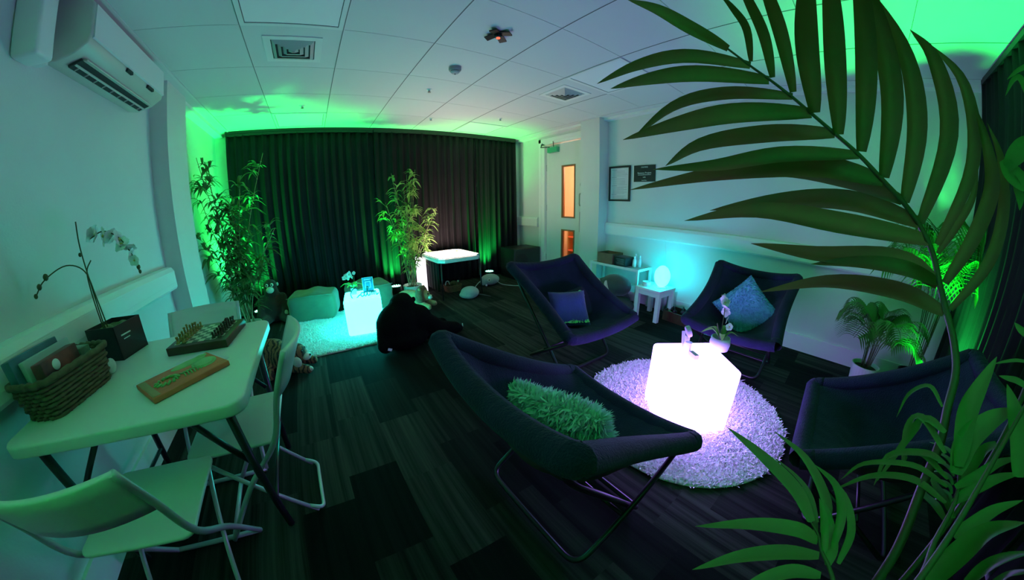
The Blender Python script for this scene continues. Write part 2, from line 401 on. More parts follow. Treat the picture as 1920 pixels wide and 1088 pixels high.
for (x, y), lab in (((-.115, 2.335), 'square white ceiling air diffuser with dark louvres near the air conditioner'), ((2.28, 2.33), 'square white ceiling air diffuser with dark louvres left of the palm tips')):
    if v0 is None:
        v0 = thing('air_diffuser', lab, 'vent', (x, y, H), group='ceiling air diffusers')
        w = .186
        def ring(w_, t, za, zb):
            m_ = MB(); vs = []
            for (a_, z) in ((w_, za), (w_-t, zb)):
                vs += [(-a_,-a_,z), (a_,-a_,z), (a_,a_,z), (-a_,a_,z)]
            m_.add(vs, [(i, (i+1) % 4, 4+(i+1) % 4, 4+i) for i in range(4)] + [(4+i, 4+(i+1) % 4, (i+1) % 4, i) for i in range(4)])
            return m_
        b = MB(); t = .045
        b.b2((-w,-w,-.006), (w,-w+t,0)); b.b2((-w,w-t,-.006), (w,w,0)); b.b2((-w,-w+t,-.006), (-w+t,w-t,0)); b.b2((w-t,-w+t,-.006), (w,w-t,0))
        b.build('frame', M['trim'], v0)
        MB().b2((-w+t,-w+t,-.002), (w-t,w-t,0)).build('backing', M['louver'], v0)
        for k in range(4):
            ww = .135-.034*k
            ring(ww, .024, -.003, -.022).build('louvre', M['trim'], v0)
    else: dup(v0, (x, y, H), 0, lab)
s = thing('smoke_detector', 'small round grey smoke detector on the ceiling', 'smoke detector', (1.086, 2.346, H))
MB().lathe([(.05,0), (.05,-.022), (.045,-.03)], n=28).build('base', mat('grey_plastic', (.30,.32,.33), .5), s, smooth=False)
MB().lathe([(.036,-.03), (.036,-.042), (.028,-.05), (.012,-.055)], n=24).build('sensor_cap', M['grey_card'], s, smooth=True)
MB().ell((0,0,-.056), (.006,.006,.005)).build('indicator', M['black'], s)
s = thing('motion_sensor', 'black cross-shaped ceiling device with a red glowing centre', 'sensor', (1.095, 1.712, H), R(35))
b = MB()
for k in range(4):
    a = k*PI/2; Mx = Matrix.Rotation(a, 3, 'Z') @ Matrix.Rotation(R(12), 3, 'Y')
    b.box(Matrix.Rotation(a, 3, 'Z') @ Vector((.055, 0, -.016)), (.065, .05, .008), M=Mx)
b.build('wings', M['black'], s); MB().lathe([(.022,0), (.022,-.03), (.015,-.035)], n=16).build('hub', M['black_card'], s)
MB().ell((0,0,-.035), (.014,.014,.008)).build('red_light', M['red_led'], s)
sp0 = None
for i, (x, y) in enumerate(((1.073, 2.902), (-.074, 3.58), (2.262, 3.508), (1.448, 3.867))):
    labs = ['tiny sprinkler head just beyond the smoke detector', 'tiny sprinkler head above the left half of the long curtain', 'tiny sprinkler head in front of the far right ceiling panel', 'tiny pair of ceiling hooks above the middle of the long curtain']
    if sp0 is None:
        sp0 = thing('sprinkler_head', labs[i], 'sprinkler', (x, y, H), group='sprinkler heads')
        MB().lathe([(.028,0), (.028,-.003), (.012,-.006), (.010,-.02)], n=16).build('escutcheon', M['trim'], sp0)
        MB().lathe([(.016,-.026), (.016,-.029)], n=12).build('deflector', M['steel'], sp0)
    else: dup(sp0, (x, y, H), 0, labs[i])

# ------------------------------------------------------------------ air conditioner
a = thing('air_conditioner', 'cream wall-mounted air conditioner high on the left wall', 'air conditioner', (XL, 1.60, 2.03))
prof = [(0,.0), (.07,-.012), (.16,.012), (.225,.055), (.24,.10), (.235,.24), (.20,.275), (0,.285)]
def extr(mb, prof, ya, yb):
    n = len(prof); vs = [(x, y, z) for y in (ya, yb) for (x, z) in prof]
    mb.add(vs, [(i, n+i, n+(i+1) % n, (i+1) % n) for i in range(n)] + [tuple(range(n)), tuple(reversed(range(n, 2*n)))])
    return mb
bev(extr(MB(), prof, 0, .86).build('body', M['cream'], a), .01)
extr(MB(), [(.236,.075), (.2465,.08), (.2425,.235), (.232,.24)], .015, .845).build('front_panel', M['whitegloss'], a)
b = MB(); b.box((.13, .43, -.004), (.07, .74, .012), M=Matrix.Rotation(R(-18), 3, 'Y')); b.build('air_outlet', M['louver'], a)
b = MB(); b.box((.165, .43, .006), (.045, .72, .006), M=Matrix.Rotation(R(10), 3, 'Y')); b.build('flap', M['cream'], a)
b = MB(); b.box((.135, .43, -.014), (.012, .74, .004), M=Matrix.Rotation(R(-18), 3, 'Y')); b.build('flap', M['cream'], a)
for k in range(9):
    b = MB(); b.box((.118, .10+k*.082, -.014), (.03, .004, .012), M=Matrix.Rotation(R(-18), 3, 'Y')); b.build('vane', M['cream'], a)
MB().b2((.226,.36,.055), (.2415,.42,.072)).build('sensor_window', M['louver'], a)
MB().b2((.226,.62,.055), (.2415,.70,.072)).build('display_window', M['louver'], a)
t = thing('pipe_trunking', 'white square trunking running up to the ceiling beside the air conditioner', 'trunking', (XL, 1.40, 1.97))
bev(MB().b2((0,0,0), (.13,.115,H-1.97-.035)).build('duct', M['whitegloss'], t), .02, 3)
MB().b2((.0,.115,.02), (.06,.17,.09)).build('elbow', M['whitegloss'], t)

# ------------------------------------------------------------------ curtains
def curtain(name, label, xa, xb, y, z0, z1, seed, facing=-1, amp=.028, folds=None):
    rnd = random.Random(seed); L_ = xb-xa
    n = int(L_/.012); nf = folds or int(L_/.11)
    ph = [rnd.uniform(0, 2*PI) for _ in range(4)]
    o = thing(name, label, 'curtain', (xa, y, 0), group='long black stage curtains')
    def fn(u, v):
        x = u*L_
        w = math.sin(2*PI*nf*u+ph[0]+.8*math.sin(2*PI*3*u+ph[1])) + .45*math.sin(2*PI*nf*2.3*u+ph[2])
        k = (.55+.45*(1-v)) 
        return (x, facing*amp*w*k + .012*math.sin(2*PI*2*u+ph[3]+3*v)*(1-v), z0+(z1-z0)*v)
    m_ = MB().grid(fn, n, 10)
    c = m_.build('drape', M['curtain'], o, smooth=True)
    so = c.modifiers.new('Solidify', 'SOLIDIFY'); so.thickness = .004
    MB().b2((0,-.02,z1-.02), (L_,.02,z1+.012)).build('header_tape', M['black'], o)
    return o
curtain('curtain', 'black floor-length curtain behind the bamboo at the left of the far wall', -1.06, .83, 4.52, .03, 2.305, 1)
curtain('curtain', 'black floor-length curtain behind the glowing light table', .835, 2.42, 4.50, .03, 2.305, 2)
curtain('curtain', 'black floor-length curtain panel beside the door corner', 2.425, 3.205, 4.51, .03, 2.305, 3)
curtain('curtain', 'black curtain at the right edge behind the palm leaves', 1.3, 3.16, -.97, .03, 2.318, 4, 1, .02)
curtain('curtain', 'black curtain running behind the viewpoint on the near side', -1.2, 1.29, -.98, .03, 2.318, 5, 1, .02)
b = MB(); b.b2((-1.06,4.49,2.318),(3.205,4.53,2.346)); tag(b.build('curtain_track', M['black']), 'black ceiling track above the far curtains', 'curtain track')
b = MB(); b.b2((-1.19,-1.0,2.331),(3.16,-.96,2.347)); tag(b.build('curtain_track', M['black']), 'black ceiling track above the near curtain', 'curtain track')
PALM={'main_rachis':[[0.537,-0.268,0.68],[0.56,-0.265,0.743],[0.608,-0.256,0.834],[0.641,-0.256,0.902],[0.674,-0.252,0.951],[0.707,-0.252,1.002],[0.733,-0.237,1.047],[0.759,-0.218,1.086],[0.775,-0.198,1.127],[0.79,-0.177,1.178],[0.797,-0.144,1.226],[0.792,-0.11,1.261],[0.787,-0.067,1.298],[0.78,-0.02,1.341],[0.77,0.027,1.379],[0.757,0.071,1.416],[0.742,0.107,1.448],[0.725,0.147,1.482],[0.707,0.182,1.511],[0.686,0.218,1.545]],'main_leaves':[([[0.686,0.218,1.545],[0.638,0.28,1.587],[0.604,0.333,1.632],[0.585,0.392,1.674]],0.0279),([[0.708,0.18,1.509],[0.667,0.308,1.54],[0.647,0.419,1.54],[0.639,0.535,1.523]],0.0299),([[0.726,0.148,1.479],[0.67,0.285,1.495],[0.644,0.382,1.497],[0.633,0.487,1.496]],0.0344),([[0.743,0.105,1.447],[0.727,0.247,1.463],[0.725,0.369,1.451],[0.738,0.497,1.388]],0.0283),([[0.757,0.071,1.415],[0.709,0.221,1.41],[0.685,0.338,1.394],[0.669,0.478,1.372]],0.0413),([[0.77,0.026,1.377],[0.775,0.17,1.378],[0.774,0.32,1.362],[0.795,0.427,1.318]],0.0384),([[0.78,-0.02,1.339],[0.757,0.131,1.331],[0.737,0.27,1.306],[0.713,0.418,1.299]],0.0322),([[0.787,-0.068,1.294],[0.786,0.065,1.311],[0.775,0.261,1.293],[0.723,0.491,1.249]],0.0448),([[0.792,-0.11,1.261],[0.85,-0.004,1.295],[0.889,0.152,1.314],[0.882,0.375,1.289]],0.0383),([[0.797,-0.145,1.226],[0.824,-0.008,1.251],[0.847,0.14,1.241],[0.853,0.318,1.206]],0.0431),([[0.793,-0.165,1.198],[0.784,0.009,1.204],[0.775,0.176,1.212],[0.764,0.349,1.176]],0.0433),([[0.776,-0.194,1.126],[0.784,-0.112,1.152],[0.806,0.043,1.135],[0.828,0.195,1.136]],0.0405),([[0.759,-0.215,1.082],[0.797,-0.127,1.094],[0.838,0.011,1.077],[0.864,0.162,1.017]],0.036),([[0.776,-0.194,1.13],[0.764,-0.124,1.142],[0.773,-0.043,1.137],[0.797,0.05,1.115]],0.0293),([[0.705,0.178,1.518],[0.664,0.172,1.567],[0.625,0.183,1.594],[0.589,0.194,1.612]],0.0156),([[0.725,0.141,1.485],[0.692,0.146,1.56],[0.636,0.158,1.617],[0.575,0.159,1.643]],0.0216),([[0.74,0.104,1.456],[0.699,0.115,1.561],[0.647,0.122,1.622],[0.582,0.118,1.661]],0.0269),([[0.757,0.065,1.417],[0.716,0.071,1.524],[0.657,0.057,1.597],[0.578,0.025,1.649]],0.0408),([[0.771,0.02,1.377],[0.742,0.023,1.497],[0.68,0.016,1.602],[0.604,0.008,1.667]],0.0377),([[0.779,-0.024,1.347],[0.757,-0.032,1.478],[0.688,-0.035,1.597],[0.604,-0.028,1.652]],0.0369),([[0.786,-0.069,1.302],[0.781,-0.079,1.45],[0.729,-0.058,1.581],[0.661,-0.041,1.646]],0.0382),([[0.792,-0.112,1.261],[0.805,-0.127,1.402],[0.778,-0.107,1.526],[0.71,-0.049,1.635]],0.0344),([[0.797,-0.146,1.228],[0.794,-0.182,1.387],[0.769,-0.156,1.508],[0.742,-0.114,1.561]],0.0301),([[0.789,-0.182,1.195],[0.811,-0.231,1.346],[0.809,-0.214,1.482],[0.802,-0.154,1.561]],0.0227),([[0.788,-0.185,1.18],[0.799,-0.211,1.231],[0.807,-0.234,1.281],[0.815,-0.243,1.336]],0.0151),([[0.773,-0.206,1.132],[0.795,-0.244,1.215],[0.801,-0.265,1.301],[0.801,-0.252,1.372],[0.789,-0.223,1.446]],0.0263),([[0.758,-0.223,1.091],[0.782,-0.274,1.176],[0.796,-0.289,1.262],[0.8,-0.278,1.35],[0.795,-0.249,1.415]],0.0202)],'low_leaves':[([[0.442,-0.093,0.811],[0.492,-0.052,0.811],[0.536,0.022,0.81],[0.569,0.101,0.811]],0.0214),([[0.435,-0.113,0.808],[0.5,-0.106,0.81],[0.572,-0.052,0.818],[0.625,0.017,0.81]],0.0157),([[0.423,-0.135,0.802],[0.469,-0.128,0.826],[0.506,-0.106,0.841],[0.534,-0.067,0.841]],0.0135),([[0.411,-0.15,0.795],[0.477,-0.156,0.801],[0.529,-0.13,0.814],[0.556,-0.077,0.822]],0.0119),([[0.426,-0.112,0.799],[0.417,-0.076,0.807],[0.403,-0.017,0.786],[0.379,0.052,0.744]],0.0208),([[0.413,-0.124,0.789],[0.409,-0.076,0.759],[0.388,-0.026,0.723],[0.351,0.019,0.683]],0.0216),([[0.395,-0.138,0.776],[0.389,-0.103,0.761],[0.369,-0.074,0.739],[0.342,-0.052,0.716]],0.019),([[0.444,-0.101,0.815],[0.497,-0.079,0.81],[0.542,-0.049,0.798],[0.584,0.0,0.784]],0.0076),([[0.424,-0.112,0.797],[0.486,-0.092,0.8],[0.532,-0.068,0.787],[0.559,-0.035,0.754]],0.0084),([[0.406,-0.139,0.787],[0.43,-0.134,0.8],[0.461,-0.112,0.817],[0.479,-0.099,0.826]],0.0155),([[0.416,-0.129,0.793],[0.441,-0.112,0.815],[0.455,-0.1,0.828],[0.466,-0.088,0.838]],0.0112)],'low_rachis':[[0.382,-0.166,0.774],[0.395,-0.154,0.781],[0.407,-0.14,0.788],[0.42,-0.122,0.795],[0.432,-0.11,0.805],[0.442,-0.093,0.811]],'right_leaves':[([[0.584,-0.279,0.891],[0.62,-0.284,0.927],[0.642,-0.313,0.966],[0.653,-0.349,0.993]],0.0343),([[0.59,-0.279,0.901],[0.647,-0.276,0.955],[0.684,-0.29,0.993],[0.719,-0.312,1.043]],0.0298),([[0.573,-0.285,0.877],[0.588,-0.311,0.897],[0.603,-0.336,0.921],[0.61,-0.368,0.942]],0.0154),([[0.56,-0.29,0.859],[0.578,-0.314,0.881],[0.591,-0.342,0.904],[0.598,-0.375,0.924]],0.0174),([[0.53,-0.307,0.827],[0.542,-0.325,0.847],[0.555,-0.347,0.876],[0.561,-0.377,0.904]],0.0192),([[0.485,-0.304,0.77],[0.491,-0.308,0.825],[0.488,-0.317,0.881],[0.469,-0.336,0.928]],0.03),([[0.484,-0.343,0.798],[0.478,-0.344,0.84],[0.464,-0.347,0.876],[0.445,-0.353,0.911]],0.0169),([[0.479,-0.368,0.815],[0.467,-0.368,0.849],[0.449,-0.366,0.876],[0.43,-0.365,0.903]],0.0107),([[0.596,-0.315,0.953],[0.61,-0.309,0.924],[0.612,-0.309,0.878],[0.604,-0.316,0.827]],0.0168),([[0.565,-0.352,0.931],[0.599,-0.347,0.964],[0.631,-0.336,0.99],[0.664,-0.32,1.02]],0.0279),([[0.581,-0.272,0.88],[0.632,-0.241,0.875],[0.665,-0.227,0.852],[0.681,-0.234,0.814]],0.0105),([[0.575,-0.276,0.871],[0.631,-0.23,0.851],[0.667,-0.167,0.797],[0.679,-0.145,0.734]],0.0102),([[0.561,-0.281,0.853],[0.618,-0.238,0.834],[0.654,-0.184,0.784],[0.664,-0.138,0.71]],0.0126),([[0.594,-0.261,0.895],[0.634,-0.239,0.878],[0.664,-0.197,0.832],[0.661,-0.202,0.764]],0.0124),([[0.603,-0.256,0.907],[0.664,-0.216,0.923],[0.685,-0.209,0.881],[0.68,-0.234,0.811]],0.0123),([[0.618,-0.246,0.932],[0.661,-0.222,0.922],[0.674,-0.213,0.862],[0.662,-0.201,0.766]],0.0147),([[0.637,-0.23,0.963],[0.684,-0.212,0.972],[0.713,-0.193,0.936],[0.727,-0.194,0.88]],0.0075),([[0.546,-0.298,0.844],[0.59,-0.292,0.84],[0.632,-0.282,0.833],[0.68,-0.271,0.837]],0.0129),([[0.545,-0.29,0.835],[0.586,-0.282,0.826],[0.624,-0.274,0.812],[0.667,-0.265,0.808]],0.013),([[0.596,-0.272,0.908],[0.632,-0.272,0.899],[0.666,-0.27,0.886],[0.7,-0.262,0.869]],0.0077),([[0.59,-0.275,0.897],[0.625,-0.276,0.888],[0.658,-0.275,0.875],[0.691,-0.267,0.855]],0.0077),([[0.583,-0.278,0.887],[0.617,-0.281,0.878],[0.651,-0.28,0.864],[0.682,-0.273,0.842]],0.0076),([[0.576,-0.281,0.877],[0.61,-0.285,0.868],[0.643,-0.284,0.853],[0.673,-0.279,0.829]],0.0076),([[0.568,-0.284,0.867],[0.602,-0.29,0.858],[0.635,-0.289,0.842],[0.663,-0.285,0.817]],0.0075),([[0.561,-0.287,0.857],[0.594,-0.294,0.848],[0.626,-0.294,0.832],[0.653,-0.291,0.805]],0.0075),([[0.553,-0.29,0.847],[0.586,-0.299,0.839],[0.618,-0.299,0.822],[0.643,-0.297,0.793]],0.0075)],'right_rachis':[[0.434,-0.263,0.784],[0.512,-0.28,0.819],[0.562,-0.292,0.863],[0.616,-0.291,0.892],[0.688,-0.286,0.916]],'right_rachis2':[[0.397,-0.242,0.796],[0.479,-0.271,0.879],[0.551,-0.3,0.943],[0.608,-0.331,1.008],[0.649,-0.36,1.043]],'edge_leaves':[([[0.713,-0.292,1.421],[0.707,-0.275,1.461],[0.711,-0.264,1.462],[0.721,-0.254,1.44]],0.0092),([[0.693,-0.29,1.482],[0.698,-0.28,1.479],[0.705,-0.267,1.473],[0.714,-0.255,1.463]],0.0076),([[0.721,-0.3,1.378],[0.73,-0.288,1.364],[0.738,-0.275,1.347],[0.746,-0.265,1.322]],0.032),([[0.744,-0.26,1.346],[0.741,-0.278,1.323],[0.735,-0.299,1.309],[0.729,-0.313,1.311]],0.0269),([[0.741,-0.278,1.323],[0.74,-0.287,1.304],[0.74,-0.293,1.288],[0.741,-0.295,1.272]],0.0128),([[0.706,-0.356,1.085],[0.715,-0.339,1.091],[0.72,-0.33,1.096],[0.725,-0.323,1.102]],0.0114),([[0.682,-0.373,1.016],[0.695,-0.35,1.02],[0.702,-0.335,1.018],[0.707,-0.322,1.017]],0.0103),([[0.697,-0.362,1.054],[0.706,-0.341,1.049],[0.712,-0.324,1.04],[0.717,-0.308,1.029]],0.0056)],'edge_rachis':[[0.734,-0.362,1.263],[0.741,-0.329,1.33],[0.739,-0.308,1.382],[0.731,-0.299,1.426],[0.71,-0.298,1.488]]}
# ------------------------------------------------------------------ folding table
TX0, TX1, TY0, TY1, TZ = -1.115, -.300, .878, 1.665, .74
t = thing('folding_table', 'white square folding table with dark metal legs against the left wall', 'table', ((TX0+TX1)/2, (TY0+TY1)/2, 0))
hx, hy = (TX1-TX0)/2, (TY1-TY0)/2
def rrect(hx, hy, r, n=6):
    out = []
    for (sx, sy, a0) in ((1,1,0), (-1,1,90), (-1,-1,180), (1,-1,270)):
        for k in range(n+1):
            a = R(a0+90*k/n); out.append((sx*(hx-r)+r*math.cos(a), sy*(hy-r)+r*math.sin(a)))
    return out
def prism(mb, poly, z0, z1, inset=0):
    n = len(poly); vs = [(x, y, z0) for x, y in poly] + [(x, y, z1) for x, y in poly]
    mb.add(vs, [(i, (i+1) % n, n+(i+1) % n, n+i) for i in range(n)] + [tuple(reversed(range(n))), tuple(range(n, 2*n))])
    return mb
o = prism(MB(), rrect(hx, hy, .06), TZ-.042, TZ).build('tabletop', M['white'], t); bev(o, .008, 3)
for sx in (-1, 1):
    X = sx*(hx-.075)
    for sy in (-1, 1):
        b = MB(); b.box((0,0,0), (.001,.001,.001))
        b = MB(); b.tube([(X, sy*(hy-.07), TZ-.04), (X-.03*sx*0-.03, sy*(hy-.2) if sy < 0 else sy*(hy-.06), 0.012)], .016, 8)
        b.build('leg', M['dark_leg'], t, smooth=True)
    b = MB(); b.tube([(X, -hy+.1, TZ-.055), (X, hy-.1, TZ-.055)], .012); b.build('top_rail', M['dark_leg'], t, smooth=True)
    b = MB(); b.tube([(X-.02, -hy+.17, .2), (X-.02, hy-.07, .2)], .010); b.build('leg_rail', M['dark_leg'], t, smooth=True)
    for sy in (-1, 1):
        b = MB(); b.tube([(X-.012, sy*(hy-.12), TZ-.30), (X-sx*.20, sy*(hy-.14), TZ-.05)], .011)
        b.build('brace', M['dark_leg'], t, smooth=True)

# ------------------------------------------------------------------ white folding chairs
def folding_chair(label, loc, rz):
    t = thing('folding_chair', label, 'chair', loc, rz, 'white folding chairs')
    # local +y = the way the sitter faces
    seat = rrect(.19, .18, .035, 4)
    o = prism(MB(), seat, .442, .456).build('seat', M['white'], t); bev(o, .005, 2)
    for s in (-1, 1):
        b = MB(); b.tube(catmull([(s*.2, -.30, .79), (s*.2, -.235, .64), (s*.2, -.165, .455), (s*.195, .0, .27), (s*.19, .185, .012)], 5), .011, 8)
        b.build('frame_tube', M['grey_tube'], t, smooth=True)
        b = MB(); b.tube([(s*.165, .15, .435), (s*.155, -.20, .012)], .009, 8); b.build('leg', M['grey_tube'], t, smooth=True)
    b = MB(); b.tube([(-.19, .185, .012), (.19, .185, .012)], .011, 8); b.build('front_foot_bar', M['grey_tube'], t, smooth=True)
    b = MB(); b.tube(rounded([(-.155, -.17, .05), (-.155, -.225, .012), (.155, -.225, .012), (.155, -.17, .05)], .04), .009, 8); b.build('rear_foot_bar', M['grey_tube'], t, smooth=True)
    m_ = MB()
    def fn(u, v):
        x = (u-.5)*.40; bow = .045*(1-(2*u-1)**2)
        return (x, -.30+.075*(1-v)-bow, .625+.165*v)
    o = m_.grid(fn, 14, 4).build('backrest', M['white'], t, smooth=True)
    so = o.modifiers.new('Solidify', 'SOLIDIFY'); so.thickness = .016; so.offset = 0
    return t
folding_chair('white folding chair nearest the viewer on the near side of the table', (-.735, .905, 0), 0)
folding_chair('white folding chair pulled up to the room side of the table, back towards the carpet', (-.475, 1.262, 0), R(90))
folding_chair('white folding chair behind the table with only its backrest showing above the chess set', (-.715, 1.66, 0), R(180))

# ------------------------------------------------------------------ things on the table
g = thing('game_basket', 'dark wicker basket full of boxed games on the folding table', 'basket', (-1.005, 1.16, TZ), R(-10))
def basket(mb, hx, hy, h, flare=.85, rows=9, n=64, r=.0065):
    def P(a, k):
        c, s_ = math.cos(a), math.sin(a); p = 5
        q = (abs(c)**p+abs(s_)**p)**(-1/p)
        return hx*k*q*c, hy*k*q*s_
    for j in range(rows):
        z = (j+.5)/rows*h; k = flare+(1-flare)*z/h; pts = []
        for i in range(n+1):
            a = 2*PI*i/n; w = 1+.035*math.sin(i*PI/2+j*PI)
            x, y = P(a, k*w); pts.append((x, y, z))
        mb.tube(pts, r, 6, cap=False)
    for i in range(0, n, 2):
        a = 2*PI*i/n; x0_, y0_ = P(a, flare); x1_, y1_ = P(a, 1)
        mb.tube([(x0_, y0_, 0), (x1_, y1_, h)], r*.7, 5)
    return mb
basket(MB(), .092, .168, .125).build('wicker_side', M['wicker'], g, smooth=True)
b = MB(); pts = []
for i in range(65):
    a = 2*PI*i/64; q = (abs(math.cos(a))**5+abs(math.sin(a))**5)**(-.2); pts.append((.095*q*math.cos(a), .171*q*math.sin(a), .127+.003*math.sin(i*2.2)))
b.tube(pts, .011, 8, cap=False); b.build('rim', M['wicker'], g, smooth=True)
prism(MB(), rrect(.078, .142, .03), .0, .01).build('base', M['wicker'], g)
def boxgame(name, label, m, loc, d, rx, ry, rz, cat='game box'):
    b = MB().box((0,0,0), d); o = b.build(name, m); bev(o, .003)
    o.location = loc; o.rotation_euler = (rx, ry, rz); return tag(o, label, cat)
boxgame('game_box', 'teal and blue game box leaning at the wall side of the wicker basket', M['teal_card'], (-1.062, 1.125, TZ+.125), (.040, .22, .155), 0, R(-8), R(-6))
boxgame('game_box', 'plain pale grey box standing in the wicker basket', M['grey_card'], (-1.022, 1.145, TZ+.115), (.022, .22, .145), 0, R(-8), R(-6))
o = boxgame('game_box', 'dark red and black game box at the front of the wicker basket', M['red_card'], (-.978, 1.125, TZ+.105), (.045, .18, .135), 0, R(-4), R(-4))
MB().ell((0,0,0), (.004,.018,.018)).build('round_badge', M['trim'], o, loc=(.024, -.03, .04))
boxgame('game_box', 'small dark green box at the far end of the wicker basket', M['velvet_green'], (-1.0, 1.275, TZ+.09), (.07, .05, .10), 0, 0, R(-12))
o = MB().ell((0,0,.02), (.014,.03,.03), 12, 8).build('white_cloth', M['fur_white'], smooth=True); o.location = (-.925, 1.325, TZ+.01)
tag(o, 'small folded white cloth tucked between the wicker basket and black box', 'cloth')

k = thing('planter_box', 'black card planter box with small pale lettering on the table', 'planter', (-1.005, 1.555, TZ), R(-14))
b = MB(); w = .085; hh = .145
b.b2((-w,-w,0), (w,w,.006)); b.b2((-w,-w,0), (-w+.004,w,hh)); b.b2((w-.004,-w,0), (w,w,hh)); b.b2((-w,-w,0), (w,-w+.004,hh)); b.b2((-w,w-.004,0), (w,w,hh))
b.build('box_shell', M['black_card'], k)
b = MB().grid(lambda u, v: ((u-.5)*.158, (v-.5)*.158, hh-.02+.012*math.sin(u*9)*math.cos(v*11)), 16, 16); b.build('moss', M['moss'], k, smooth=True)
for a_, c_ in (((w, -.055, .095), (w+.0008, .005, .101)), ((w, -.045, .078), (w+.0008, -.005, .082))): MB().b2(a_, c_).build('lettering', M['white_ink'], k)

# orchids ------------------------------------------------------------
def flower(mb, c, r, rnd, up=None):
    """five petals in a loose star facing a random way, as pairs of curved quads"""
    c = Vector(c); n = Vector((rnd.uniform(-1,1), rnd.uniform(-1.2,.2), rnd.uniform(-.3,.6))).normalized()
    a = n.orthogonal().normalized(); b_ = n.cross(a)
    for k_ in range(5):
        g_ = 2*PI*k_/5+rnd.uniform(-.1,.1); d = a*math.cos(g_)+b_*math.sin(g_); e = n.cross(d)
        L_ = r*rnd.uniform(.85,1.1); w_ = r*.48
        pts = [(0,0),(.35,.8),(.7,1),(1,.35)]
        vs = []
        for (t_, ww) in pts:
            cen = c + d*L_*t_ + n*(.25*r*math.sin(t_*2.2)); vs += [cen-e*w_*ww, cen+n*.1*r, cen+e*w_*ww]
        fs = []
        for i_ in range(3):
            q = i_*3; fs += [(q, q+1, q+4, q+3), (q+1, q+2, q+5, q+4)]
        mb.add(vs, fs)
    return c + n*r*.25
def orchid(name, label, loc, stems, blooms, buds, pot=None, leaves=6, lh=.16, seed=1, leafL=.14, rz=0, stemr=.0028):
    rnd = random.Random(seed); t = thing(name, label, 'orchid', loc, rz)
    for s_ in stems:
        MB().tube(catmull(s_, 6), stemr, 6).build('flower_stem', M['stem_palm'], t, smooth=True)
    for (p, r) in blooms:
        mb = MB(); q = flower(mb, p, r, rnd); fo = mb.build('flower', M['petal'], t, smooth=True)
        MB().ell(q, (r*.16,)*3, 8, 6).build('flower_lip', M['petal_in'], fo, smooth=True)
    for (p, r) in buds: MB().ell(p, (r, r, r*1.3), 8, 6).build('bud', M['stem_palm'], t, smooth=True)
    if leaves:
        mb = MB()
        for i_ in range(leaves):
            a_ = 2*PI*i_/leaves+rnd.uniform(-.3,.3); d = Vector((math.cos(a_), math.sin(a_), 0)); L_ = leafL*rnd.uniform(.8,1.1)
            strip(mb, [d*.01+Vector((0,0,lh)), d*L_*.5+Vector((0,0,lh+L_*.42)), d*L_+Vector((0,0,lh+L_*.25))], L_*.28)
        mb.build('leaves', M['leaf_palm2'], t, smooth=True)
    return t
def strip(mb, pts, w, n=6, fold=.28, up=None, tip=.0):
    """leaf blade: control points, full width w, folded along the midrib"""
    P = catmull(pts, n); m = len(P); vs = []; fs = []
    for i, p in enumerate(P):
        t_ = (P[min(i+1, m-1)]-P[max(i-1, 0)])
        if t_.length < 1e-9: t_ = Vector((0,0,1))
        t_.normalize(); u_ = Vector(up) if up is not None else Vector((0,0,1))
        s_ = t_.cross(u_)
        if s_.length < 1e-4: s_ = t_.cross(Vector((1,0,0)))
        s_.normalize(); nn = s_.cross(t_).normalized()
        f = i/(m-1); ww = w/2*max(tip, (math.sin(PI*min(1, f*.93+.07)**.8)**.75 if f < .995 else 0)); ww = max(ww, w*.01)
        vs += [p-s_*ww+nn*ww*fold, p, p+s_*ww+nn*ww*fold]
    for i in range(m-1):
        q = i*3; fs += [(q, q+1, q+4, q+3), (q+1, q+2, q+5, q+4)]
    return mb.add(vs, fs)
orchid('orchid', 'tall white orchid with arching flower stems in the black planter box', (-1.03, 1.53, TZ+.12),
  [[(.0,.0,0), (.0,-.01,.2), (-.005,-.02,.36), (.01,-.04,.46)],
   [(.012,.005,0), (.005,-.005,.15), (-.01,-.015,.26), (-.06,-.06,.30), (-.13,-.12,.265), (-.165,-.15,.215)],
   [(-.012,.005,0), (-.008,-.01,.18), (.0,-.015,.26), (.02,.0,.30)],
   [(.03,.01,.385), (.10,.01,.405), (.165,.02,.36), (.205,.03,.27), (.215,.03,.215)]],
  [((.05,.01,.40),.043), ((.075,.0,.395),.040), ((.105,.01,.385),.043), ((.13,.01,.375),.040), ((.15,.02,.36),.043), ((.17,.02,.335),.040), ((.185,.02,.315),.041), ((.20,.03,.29),.03), ((.205,.03,.265),.026)],
  [((-.125,-.115,.275),.011), ((-.15,-.135,.245),.010), ((-.165,-.15,.215),.008), ((.215,.03,.235),.009), ((.218,.03,.215),.007), ((-.005,-.03,.33),.007)], leaves=0)

